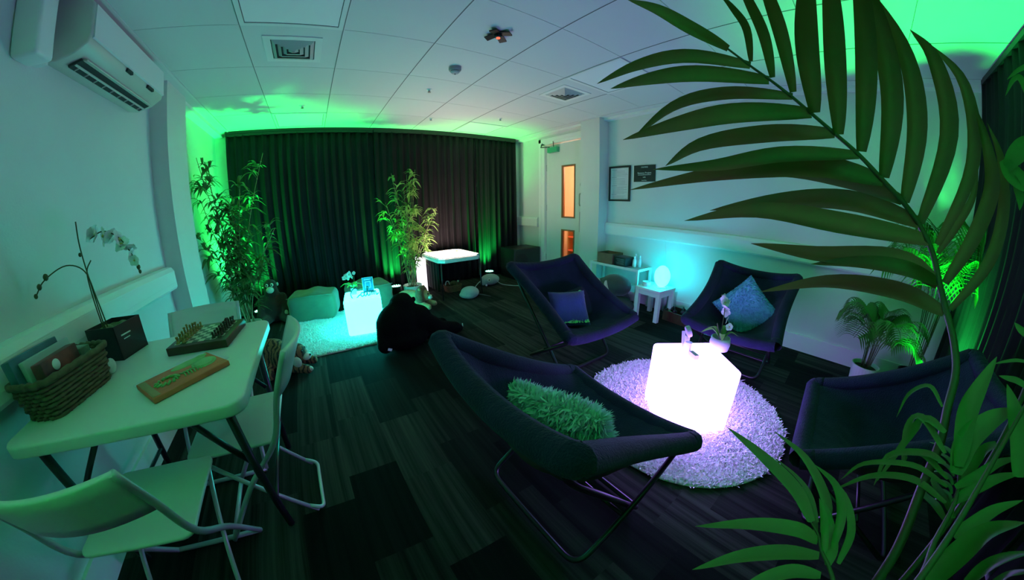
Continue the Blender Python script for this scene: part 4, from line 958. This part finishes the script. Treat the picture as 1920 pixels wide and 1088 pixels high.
prism(MB(), oct_(hx3-.03, hy3-.03, .06), zt, zt+.004).build('lit_panel', glow('glow_table', (1,.72,.62), 22), lt)
for sx in (-1, 1):
    for sy in (-1, 1): MB().tube([(sx*(hx3-.03), sy*(hy3-.04), zt-.045), (sx*(hx3-.02), sy*(hy3-.02), .005)], .010, 8).build('leg', M['dark_leg'], lt, smooth=True)
b = MB().grid(lambda u, v: ((u-.5)*(2*hx3-.08), .26+.012*math.sin(u*30), .12+.36*v), 40, 3); b.build('black_cloth', M['curtain'], lt, smooth=True)
b = MB().grid(lambda u, v: (-hx3+.045+.008*math.sin(u*30), -.2+.46*u, .08+.4*v), 30, 3); b.build('black_cloth', M['curtain'], lt, smooth=True)
o = MB().b2((.16,.16,zt+.005), (.20,.19,zt+.02)).build('toy_block', mat('yellow_block', (.9,.45,.03), .5)); o.matrix_world = Matrix.Translation((1.70,4.0,0)); tag(o, 'small yellow block at the back of the glowing tray', 'toy')
o = MB().b2((0,0,0), (.09,.015,.012)).build('toy_stick', M['silver']); o.location = (1.88,4.08,zt+.004); o.rotation_euler[2] = R(-50); tag(o, 'small grey stick lying at the right of the glowing tray', 'toy')
o = bev(MB().b2((-.03,-.16,0), (.03,.16,.49)).build('glow_panel', glow('glow_column', (1,.92,1), 1.5)), .01)
o.location = (1.345, 4.26, .004); tag(o, 'narrow upright white glowing panel between the bamboo pot and light table', 'light panel')
# terracotta basket beneath
g = thing('storage_basket', 'small terracotta woven basket under the light table', 'basket', (1.72, 4.02, 0))
basket(MB(), .12, .09, .10, .85, 7, 48, .006).build('woven_side', M['terracotta'], g, smooth=True)
prism(MB(), rrect(.10,.075,.02), 0, .008).build('base', M['terracotta'], g)
MB().tube(rounded([(-.11,0,.10), (-.10,0,.15), (-.06,0,.155), (-.045,0,.10)], .03), .008, 8).build('handle', M['fur_pale'], g, smooth=True)
o = MB().ell((0,0,0), (.06,.05,.045)).build('toy', M['fur_mane'], smooth=True); o.location = (1.74, 4.02, .10); tag(o, 'brown soft toy heaped in the terracotta basket', 'toy')
o = MB().ell((0,0,0), (.016,.016,.016)).build('ball', M['fur_pale'], smooth=True); o.location = (1.80, 4.0, .135); tag(o, 'tiny pale ball on top of the terracotta basket', 'ball')

# ------------------------------------------------------------------ bamboo
def bamboo(label, loc, canes, tops, seed, m_leaf, h, nclump, leafL, spread, pot=True):
    rnd = random.Random(seed); t = thing('artificial_bamboo', label, 'bamboo plant', loc, 0, 'tall artificial bamboo plants')
    MB().lathe([(.09,0), (.12,.02), (.135,.15), (.125,.15), (.115,.12)], n=28, cap=True).build('pot', M['pot_white'] if pot else M['black'], t, smooth=False)
    MB().lathe([(.117,.118), (.001,.13)], n=24, cap=False).build('soil', M['soil'], t)
    fol = MB()
    for i in range(canes):
        a = 2*PI*i/canes+rnd.uniform(-.3,.3); hh = h*rnd.uniform(.94,1); r0 = rnd.uniform(.02,.07)
        top = tops[i % len(tops)]; ex, ey = top[0]*spread+rnd.uniform(-.05,.05), top[1]*spread+rnd.uniform(-.05,.05)
        base = Vector((r0*math.cos(a), r0*math.sin(a), .12)); tip = Vector((ex, ey, hh*top[2]))
        mid = base.lerp(tip, .5); mid.x *= .75; mid.y *= .75
        line = catmull([base, mid, tip], 10); cb = MB(); cb.tube(line, .0065, 6, r1=.003)
        for q in range(1, 20, 2): cb.ell(line[q], (.009,.009,.005), 8, 5)
        cb.build('cane', M['cane'], t, smooth=True)
        for k_ in range(nclump):
            f_ = .28+.72*(k_+rnd.random())/nclump; c = line[min(20, int(f_*20))]
            bd = rnd.uniform(0, 2*PI); bl = rnd.uniform(.03,.15)*(1.15-.3*f_); bo = Vector((math.cos(bd)*bl, math.sin(bd)*bl, bl*.7)); e = c+bo
            fol.tube([c, e], .002, 4)
            for q in range(rnd.randint(5, 8)):
                aa = bd+rnd.uniform(-1.7,1.7); L_ = leafL*rnd.uniform(.6,1.15); el = rnd.uniform(-.35,.9)
                d_ = Vector((math.cos(aa)*math.cos(el), math.sin(aa)*math.cos(el), math.sin(el)))
                s0 = c.lerp(e, rnd.uniform(.6,1))
                strip(fol, [s0, s0+d_*L_*.5, s0+d_*L_+Vector((0,0,-L_*.38))], L_*.19, 3)
    fol.v = [(max(XL+.015-loc[0], min(XR-.02-loc[0], v[0])), min(4.44-loc[1], v[1]), v[2]) for v in fol.v]
    fol.build('foliage', m_leaf, t, smooth=True)
    return t
bamboo('tall bamboo, leaves coloured as backlit, in the far left corner against the green-lit wall', (-.90, 3.74, 0), 12, [(-.8,-.9,1), (-.6,-.3,.98), (.0,.2,.80), (1.5,.3,1.0), (.1,0,.62), (1.6,-.1,.60), (-.6,-1.0,.78), (-.8,-1.3,.60), (.5,0,.85), (-.3,.3,.75), (1.0,.1,.45), (-.4,-.6,.9)], 11, M['leaf_bamboo_backlit'], 1.93, 13, .17, .26)
bamboo('tall bright bamboo in a white pot between the ottomans and light table', (1.17, 4.16, 0), 9, [(-.8,0,1), (.9,.1,1.02), (.1,0,1.0), (-1.5,0,.80), (.5,0,.88), (1.9,-.2,.74), (-1.3,.3,.66), (1.5,-.2,.52), (-.3,.1,.9)], 12, M['leaf_bamboo'], 1.70, 10, .15, .20)

# ------------------------------------------------------------------ uplights
def uplight(label, loc, energy, cone=70, col=(.01,1,.11), tilt=(0,0)):
    t = thing('uplight', label, 'uplight', loc, 0, 'round green floor uplights')
    MB().lathe([(.05,0), (.075,.015), (.085,.06), (.085,.12), (.078,.12), (.075,.105)], n=24, cap=True).build('housing', M['black'], t)
    lens = MB()
    for (rr_, nn) in ((0,1), (.03,6), (.056,10)):
        for k in range(nn):
            a = 2*PI*k/nn; lens.ell((rr_*math.cos(a), rr_*math.sin(a), .116), (.0095,.0095,.009), 8, 5)
    lens.build('led_lenses', glow('led_green', (.25,1,.62), 5), t)
    b = MB(); b.tube(rounded([(-.095,0,.06), (-.095,0,.01), (.095,0,.01), (.095,0,.06)], .02), .005, 6); b.build('bracket', M['black'], t)
    l = bpy.data.lights.new('uplight_beam', 'SPOT'); l.energy = energy; l.color = col; l.spot_size = R(cone); l.spot_blend = 1; l.shadow_soft_size = .06
    o = bpy.data.objects.new('beam', l); COL.objects.link(o); o.parent = t; o.location = (0,0,.135); o.rotation_euler = (R(180)+tilt[0], tilt[1], 0)
    return t
GREEN = (.02,1,.13)
uplight('round green uplight in the far left corner behind the bamboo', (-.88, 4.32, 0), 560, 92, tilt=(R(-3),0))
uplight('round green uplight on the floor left of the bright bamboo pot', (.98, 4.37, 0), 330, 78, tilt=(R(-13),0))
uplight('round green uplight on the floor beside the black speaker', (2.55, 4.37, 0), 360, 78, tilt=(R(-13),0))
uplight('round green uplight by the near curtain beside the right-hand palms', (2.66, -.83, 0), 600, 92, tilt=(R(4),R(-5)))
uplight('round green uplight by the near curtain behind the viewpoint on the left', (-.75, -.72, 0), 400, 80)

# ------------------------------------------------------------------ speaker
s = thing('speaker', 'black box speaker with a faint green glow in the corner beside the door', 'speaker', (3.07, 4.20, 0))
bev(MB().b2((-.27,-.2,0), (.27,.2,.50)).build('cabinet', M['black'], s), .01)
MB().b2((-.25,-.206,.02), (.25,-.198,.48)).build('grille', M['louver'], s)
MB().lathe([(.10,0), (.12,.006), (.10,.008)], (-.13,-.21,.30), 24, M=Matrix.Rotation(R(90), 3, 'X')).build('speaker_cone', M['black_card'], s)

# ------------------------------------------------------------------ shelf unit with toys (right wall)
rk = thing('low_shelf', 'low pale metal two-tier shelf against the right wall beyond the side table', 'shelf', (3.20, 2.27, 0))
for z in (.20, .47):
    MB().b2((-.14,-.36,z), (.14,.36,z+.016)).build('shelf_board', M['frost'], rk)
    b = MB(); b.b2((-.145,-.365,z-.008),(-.135,.365,z+.02)); b.b2((-.145,-.365,z-.008),(.145,-.355,z+.02)); b.b2((-.145,.355,z-.008),(.145,.365,z+.02)); b.b2((.135,-.365,z-.008),(.145,.365,z+.02)); b.build('shelf_rim', M['trim'], rk)
for sx in (-1, 1):
    for sy in (-1, 1): MB().b2((sx*.14-.012, sy*.36-.012, 0), (sx*.14+.012, sy*.36+.012, .49)).build('leg', M['trim'], rk)
def open_box(name, label, m, loc, d, rz=0, cat='box'):
    t = .006; x, y, z = d[0]/2, d[1]/2, d[2]
    b = MB(); b.b2((-x,-y,0), (x,y,t)); b.b2((-x,-y,t), (-x+t,y,z)); b.b2((x-t,-y,t), (x,y,z)); b.b2((-x+t,-y,t), (x-t,-y+t,z)); b.b2((-x+t,y-t,t), (x-t,y,z))
    o = b.build(name, m); o.location = loc; o.rotation_euler[2] = rz; return tag(o, label, cat)
zs = .487
open_box('wicker_box', 'brown open box on the top tier of the low shelf next to the pillar', M['brown_card'], (3.19, 2.42, zs), (.22,.24,.13), 0)
o = bev(MB().b2((-.09,-.085,0), (.09,.085,.11)).build('black_box', M['black_card']), .004); o.location = (3.17, 2.19, zs); tag(o, 'small black box with faint white writing on the top tier of the low shelf', 'box')
b = MB()
for i in range(5): b.b2((-.0915,-.06+.004*(i % 2),.085-.015*i), (-.0903,.055-.012*(i % 3),.088-.015*i))
b.build('faint_writing', M['ink'], o)
def bottle(label, loc, m, h=.13, r=.024):
    t = thing('bottle', label, 'bottle', loc, group='bottles on the low shelf')
    MB().lathe([(r*.9,0), (r,.005), (r,h*.62), (r*.5,h*.76), (r*.42,h*.84)], n=18).build('body', m, t, smooth=True)
    MB().lathe([(r*.5,h*.84), (r*.5,h), (r*.3,h)], n=14).build('cap', M['trim'], t)
    return t
bottle('clear bottle behind the black box on the low shelf', (3.26, 2.08, zs), M['frost'], .15)
bottle('white bottle standing at the near end of the low shelf', (3.19, 2.05, zs), M['white'], .13)
bottle('pale spray bottle right behind the white bottle on the low shelf', (3.23, 2.00, zs), M['frost'], .14, .02)
o = MB().lathe([(.05,0), (.058,.01), (.05,.035), (.02,.04)], n=20).build('toy_dome', M['yellow'], smooth=True); o.location = (3.14, 2.52, .217); tag(o, 'yellow-green toy on the lower tier of the low shelf', 'toy')
o = MB().b2((-.09,-.1,0), (.09,.1,.03)).build('flat_box', M['teal_card']); o.location = (3.2, 2.36, .217); tag(o, 'flat teal box on the lower tier behind the dark plush animal', 'box')
# big dark plush in front of the shelf
g = thing('plush_whale', 'large glossy dark grey plush animal with pale stripes in front of the low shelf', 'plush toy', (2.93, 2.12, .15), R(80))
b = MB(); b.ell((0,0,.14), (.24,.12,.13), 22, 14, M=Matrix.Rotation(R(8), 3, 'Y')); b.ell((.17,0,.10), (.12,.10,.10)); limb(b, (-.08,-.05,.07), (-.12,-.11,-.02), .05, .035); limb(b, (.12,-.05,.05), (.12,-.12,-.02), .05, .035); b.ell((.29,0,.04), (.055,.06,.05))
fuse(b, 'body', M['fur_dkgrey'], g)
for x in (.19, .02): MB().ell((x,.105,.13), (.022,.05,.075), M=Matrix.Rotation(R(25), 3, 'Y')).build('pale_stripe', M['fur_pale'], g, smooth=True)
g = thing('beanbag', 'dark grey rounded beanbag on the floor under the dark plush animal', 'beanbag', (2.90, 2.10, 0))
b = MB(); b.ell((0,0,.09), (.15,.27,.10), 24, 14); b.ell((0,.05,.05), (.17,.26,.05)); fuse(b, 'bag', mat('charcoal_cloth', (.05,.055,.06), .85, bump=.3, bscale=40), g)
MB().tube(catmull([(-.155,-.22,.03), (-.172,0,.045), (-.155,.22,.03)], 6), .004, 6).build('seam', M['grey_card'], g, smooth=True)

# ------------------------------------------------------------------ side table + round lamp
st = thing('side_table', 'small square white side table holding the round glowing lamp', 'side table', (3.06, 1.66, 0), R(-4))
bev(MB().b2((-.16,-.16,.318), (.16,.16,.35)).build('tabletop', M['whitegloss'], st), .003)
for sx in (-1, 1):
    for sy in (-1, 1): MB().b2((sx*.135-.022, sy*.135-.022, 0), (sx*.135+.022, sy*.135+.022, .319)).build('leg', M['whitegloss'], st)
b = MB(); 
for sx in (-1, 1): b.b2((sx*.14-.006,-.12,.27), (sx*.14+.006,.12,.318)); b.b2((-.12,sx*.14-.006,.27), (.12,sx*.14+.006,.318))
b.build('apron', M['whitegloss'], st)
lp = thing('globe_lamp', 'round white glowing lamp on the small white side table', 'lamp', (3.07, 1.60, .35))
MB().lathe([(.055,0), (.06,.006), (.05,.012)], n=24).build('base', M['whitegloss'], lp)
MB().ell((0,0,.125), (.088,.088,.118), 28, 18).build('globe', glow('glow_lamp', (.01,.74,.92), 27), lp, smooth=True)
o = MB().lathe([(.036,0), (.045,.004), (.046,.05), (.042,.05), (.041,.01), (.001,.008)], n=24, cap=False).build('dish', M['fur_white'], smooth=True); o.location = (3.00, 1.745, .35); tag(o, 'small white dish beside the glowing round lamp', 'dish')
o = MB().tube(catmull([(3.13,1.63,.353), (3.26,1.69,.356), (3.35,1.72,.5), (3.375,1.74,.65), (3.35,1.75,.80), (3.34,1.75,.83)], 8), .003, 5).build('power_cable', M['trim'], smooth=True); tag(o, 'thin white cable running up the wall behind the glowing round lamp', 'cable')
# storage unit behind side table (grey fluted panel)
o = MB().grid(lambda u, v: (3.29+.012*math.sin(u*40), 1.50+.34*u, .02+.26*v), 60, 2).build('fabric_screen', M['grey_card'], smooth=True); so = o.modifiers.new('Solidify', 'SOLIDIFY'); so.thickness = .008
tag(o, 'short pleated grey cloth hanging behind the white side table', 'cloth')
# crate of black items
g = thing('wooden_crate', 'low reddish wooden crate on the floor right of the side table', 'crate', (3.17, 1.36, 0), R(-5))
b = MB(); x, y, z, t_ = .11, .17, .11, .012
for s_ in (-1, 1): b.b2((s_*x-t_/2,-y,0), (s_*x+t_/2,y,z)); b.b2((-x+t_/2,s_*y-t_/2,0), (x-t_/2,s_*y+t_/2,z))
b.b2((-x+t_/2,-y+t_/2,0), (x-t_/2,y-t_/2,.01)); b.build('crate_body', M['wood_dark'], g)
rnd = random.Random(4)
for i, (dx_, dy_, r_) in enumerate(((-.02,.09,.045), (.03,.0,.05), (-.02,-.07,.042), (.04,-.11,.04))):
    labs = ['leftmost dark glossy headset shape heaped in the wooden crate', 'highest dark headset shape in the wooden crate', 'dark headset shape nearest the chair in the wooden crate', 'dark headset shape at the wall side of the wooden crate']
    t = thing('headphones', labs[i], 'headphones', (3.17+dx_, 1.36+dy_, .095), rnd.uniform(0,3), 'black headphones in the crate'); 
    MB().tube([(r_*math.cos(q*PI/10), 0, r_*math.sin(q*PI/10)+.01) for q in range(11)], .007, 8).build('headband', M['black'], t, smooth=True)
    for s_ in (-1, 1): MB().ell((s_*r_, 0, .01), (.014,.028,.028), 12, 8).build('ear_cup', M['black'], t, smooth=True)

# ------------------------------------------------------------------ wall frame and sign
f = thing('picture_frame', 'black framed pale notice on the right wall beside the pillar', 'picture frame', (XR-.003, 2.46, 1.488))
w, hh = .166, .225; b = MB(); t_ = .024
b.b2((-.018,-w,-hh), (0,-w+t_,hh)); b.b2((-.018,w-t_,-hh), (0,w,hh)); b.b2((-.018,-w+t_,-hh), (0,w-t_,-hh+t_)); b.b2((-.018,-w+t_,hh-t_), (0,w-t_,hh)); b.build('frame', M['black'], f)
MB().b2((-.008,-w+t_,-hh+t_), (-.002,w-t_,hh-t_)).build('printed_notice', M['paper'], f)
b = MB(); rnd = random.Random(12)
for i in range(24):
    z = hh-.05-i*.0158
    if i in (0, 6, 13, 20): b.b2((-.0092,w-t_-.035-rnd.uniform(.05,.09),z), (-.0082,w-t_-.02,z+.005))
    else: b.b2((-.0092,-w+t_+.02+rnd.uniform(0,.06),z), (-.0082,w-t_-.035,z+.0026))
b.build('lines_of_print', M['ink'], f)
s = thing('wall_sign', 'black wall plaque with white centred lettering right of the framed notice', 'sign', (XR-.003, 2.095, 1.606))
MB().b2((-.006,-.15,-.1), (0,.15,.1)).build('plaque', M['black_card'], s)
for (txt, z, sz) in (('CALMING', .068, .022), ('Sensory Project', -.004, .030), ('with', -.052, .022), ('Special Place', -.088, .014)):
    text_obj('lettering', txt, M['white_ink'], sz, .0006, s, (-.0072, 0, z), (R(90), 0, R(-90)))
b = MB().b2((-.0075,-.09,-.020), (-.006,.09,-.0155)); b.build('lettering_rule', M['white_ink'], s)
# ------------------------------------------------------------------ palms
def frond(parent, rachis, leaves, m, r0=.006, r1=.002, stem=None, extra=None):
    fr = MB().tube(catmull(rachis, 4), r0, 8, r1=r1).build('frond_stem', stem or M['stem_palm'], parent, smooth=True)
    lm = MB()
    camv = Vector((0,0,1.2))
    for (pts, w) in leaves:
        n_ = (camv-Vector(pts[1])).normalized() + Vector((.25,-.1,.35))
        strip(lm, pts, w*1.08, 5, .48, up=n_)
    lf = lm.build('leaflets', m, fr, smooth=True)
    return fr
pm = thing('potted_palm', 'large palm in the foreground whose big frond arches over the right of the room', 'potted palm', (0,0,0))
PX, PY = .47, -.30
MB().lathe([(.11,0), (.13,.02), (.155,.28), (.165,.30), (.15,.30), (.14,.26)], (PX,PY,0), 32).build('pot', M['pot_white'], pm)
MB().lathe([(.142,.262), (.001,.275)], (PX,PY,0), 24, cap=False).build('soil', M['soil'], pm)
base = [(PX+.01,PY,.26), (PX+.03,PY+.015,.48)]
frond(pm, base+PALM['main_rachis'], PALM['main_leaves'], M['leaf_palm'], .010, .0022)
frond(pm, [(PX-.02,PY+.02,.26), (.42,-.24,.55), (.39,-.18,.72)]+PALM['low_rachis'], PALM['low_leaves'], M['leaf_palm2'], .006, .0015)
frond(pm, [(PX-.01,PY-.01,.26), (.45,-.27,.55)]+PALM['right_rachis'], PALM['right_leaves'], M['leaf_palm2'], .007, .0015)
frond(pm, [(PX-.03,PY-.02,.26), (.40,-.27,.55)]+PALM['right_rachis2'], [], M['leaf_palm2'], .007, .0015) if False else MB().tube(catmull([(PX-.03,PY-.02,.26), (.40,-.27,.55)]+PALM['right_rachis2'], 4), .007, 8, r1=.002).build('frond_stem', M['stem_palm'], pm, smooth=True)
frond(pm, [(PX+.04,PY-.02,.26), (.62,-.34,.7), (.70,-.37,1.0)]+PALM['edge_rachis'], PALM['edge_leaves'], M['leaf_palm2'], .006, .0015)

def areca(label, loc, h, nf, seed, spread, m, leafL=.16, potr=.12, poth=.2, pm_=None):
    rnd = random.Random(seed); t = thing('potted_palm', label, 'potted palm', loc)
    MB().lathe([(potr*.75,0), (potr*.8,.01), (potr,poth), (potr*.92,poth), (potr*.88,poth-.03)], n=28).build('pot', pm_ or M['pot_white'], t)
    MB().lathe([(potr*.89,poth-.03), (.001,poth-.02)], n=20, cap=False).build('soil', M['soil'], t)
    for i in range(nf):
        a = 2*PI*i/nf+rnd.uniform(-.4,.4); hh = h*rnd.uniform(.7,1); sp = spread*rnd.uniform(.6,1.1)
        d = Vector((math.cos(a), math.sin(a), 0)); b0 = Vector((d.x*.03, d.y*.03, poth-.03))
        P = [b0, b0+d*sp*.12+Vector((0,0,hh*.5)), d*sp*.42+Vector((0,0,hh*.92)), d*sp*.8+Vector((0,0,hh)), d*sp*1.15+Vector((0,0,hh*.86))]
        P = [Vector(p) for p in P]
        for p in P:   # keep clear of the wall and curtain
            p.x = min(p.x, XR-.05-loc[0]); p.y = max(p.y, YN+.22-loc[1])
        line = catmull(P, 8); fr = MB().tube(line, .004, 6, r1=.0015).build('frond_stem', M['stem_palm'], t, smooth=True)
        lm = MB(); n = len(line)
        for k in range(int(n*.42), n-1):
            for s_ in (-1, 1):
                tg = (line[k+1]-line[k]).normalized(); sd = tg.cross(Vector((0,0,1))).normalized()*s_
                f_ = (k-n*.42)/(n*.58); L_ = leafL*(.6+.8*math.sin(PI*min(1,f_*.8+.2)))
                dd = (sd*.9+tg*.55+Vector((0,0,.25))).normalized(); e = line[k]+dd*L_+Vector((0,0,-L_*.35))
                mid = line[k]+dd*L_*.55+Vector((0,0,.01))
                e.x = min(e.x, XR-.02-loc[0]); mid.x = min(mid.x, XR-.02-loc[0]); e.y = max(e.y, YN+.19-loc[1]); mid.y = max(mid.y, YN+.19-loc[1])
                strip(lm, [line[k], mid, e], .016, 3)
        lm.build('leaflets', m, fr, smooth=True)
    return t
areca('small palm in a white pot on the floor at the foot of the right wall', (2.98, -.42, 0), .62, 11, 3, .30, M['leaf_far'], .15, .11, .20)
areca('taller bright green palm in the near right corner lit by the green uplight', (3.14, -.80, 0), 1.35, 12, 6, .40, M['leaf_palm2'], .2, .11, .2, M['black'])

# ------------------------------------------------------------------ camera (wide panoramic lens, stereographic-like)
cam = bpy.data.cameras.new('camera'); co = bpy.data.objects.new('camera', cam); COL.objects.link(co); sc.camera = co
yaw, pitch, roll = 0.60220, 0.27473, -0.01315
cam.type = 'PANO'; cam.sensor_width = 36; cam.sensor_fit = 'HORIZONTAL'; cam.clip_start = .01
k = 1920/36/1000
cy = cam
cy.panorama_type = 'FISHEYE_LENS_POLYNOMIAL'; cy.fisheye_fov = 5.5
cs_ = [1.728147, -0.012029, -0.472432, 0.172036]
cy.fisheye_polynomial_k0 = 0
cy.fisheye_polynomial_k1 = -cs_[0]*k; cy.fisheye_polynomial_k2 = -cs_[1]*k**2; cy.fisheye_polynomial_k3 = -cs_[2]*k**3; cy.fisheye_polynomial_k4 = -cs_[3]*k**4
f_ = Vector((math.sin(yaw)*math.cos(pitch), math.cos(yaw)*math.cos(pitch), -math.sin(pitch)))
r_ = Vector((math.cos(yaw), -math.sin(yaw), 0)); u_ = r_.cross(f_)
rx = r_*math.cos(roll)+u_*math.sin(roll); ux = -r_*math.sin(roll)+u_*math.cos(roll)
mw = Matrix((rx, ux, -f_)).transposed().to_4x4(); mw.translation = (0, 0, 1.20599); co.matrix_world = mw

# ------------------------------------------------------------------ soft room light
def area(name, loc, rot, size, col, e, sy=None):
    l = bpy.data.lights.new(name, 'AREA'); l.energy = e; l.color = col; l.size = size; l.shape = 'RECTANGLE'; l.size_y = sy or size
    o = bpy.data.objects.new(name, l); COL.objects.link(o); o.location = loc; o.rotation_euler = rot; return o
w = bpy.data.worlds.new('world'); sc.world = w; w.use_nodes = True
w.node_tree.nodes['Background'].inputs[0].default_value = (.02,.03,.035,1); w.node_tree.nodes['Background'].inputs[1].default_value = .3
sc.view_settings.view_transform = 'Standard'; sc.view_settings.look = 'None'; sc.view_settings.exposure = -.15; sc.view_settings.gamma = 1
sc.view_settings.use_curve_mapping = False
sc.cycles.use_denoising = True
sc.cycles.max_bounces = 8; sc.cycles.diffuse_bounces = 5; sc.cycles.transmission_bounces = 6; sc.cycles.transparent_max_bounces = 8
sc.cycles.sample_clamp_indirect = 6
sc.cycles.caustics_reflective = False; sc.cycles.caustics_refractive = False
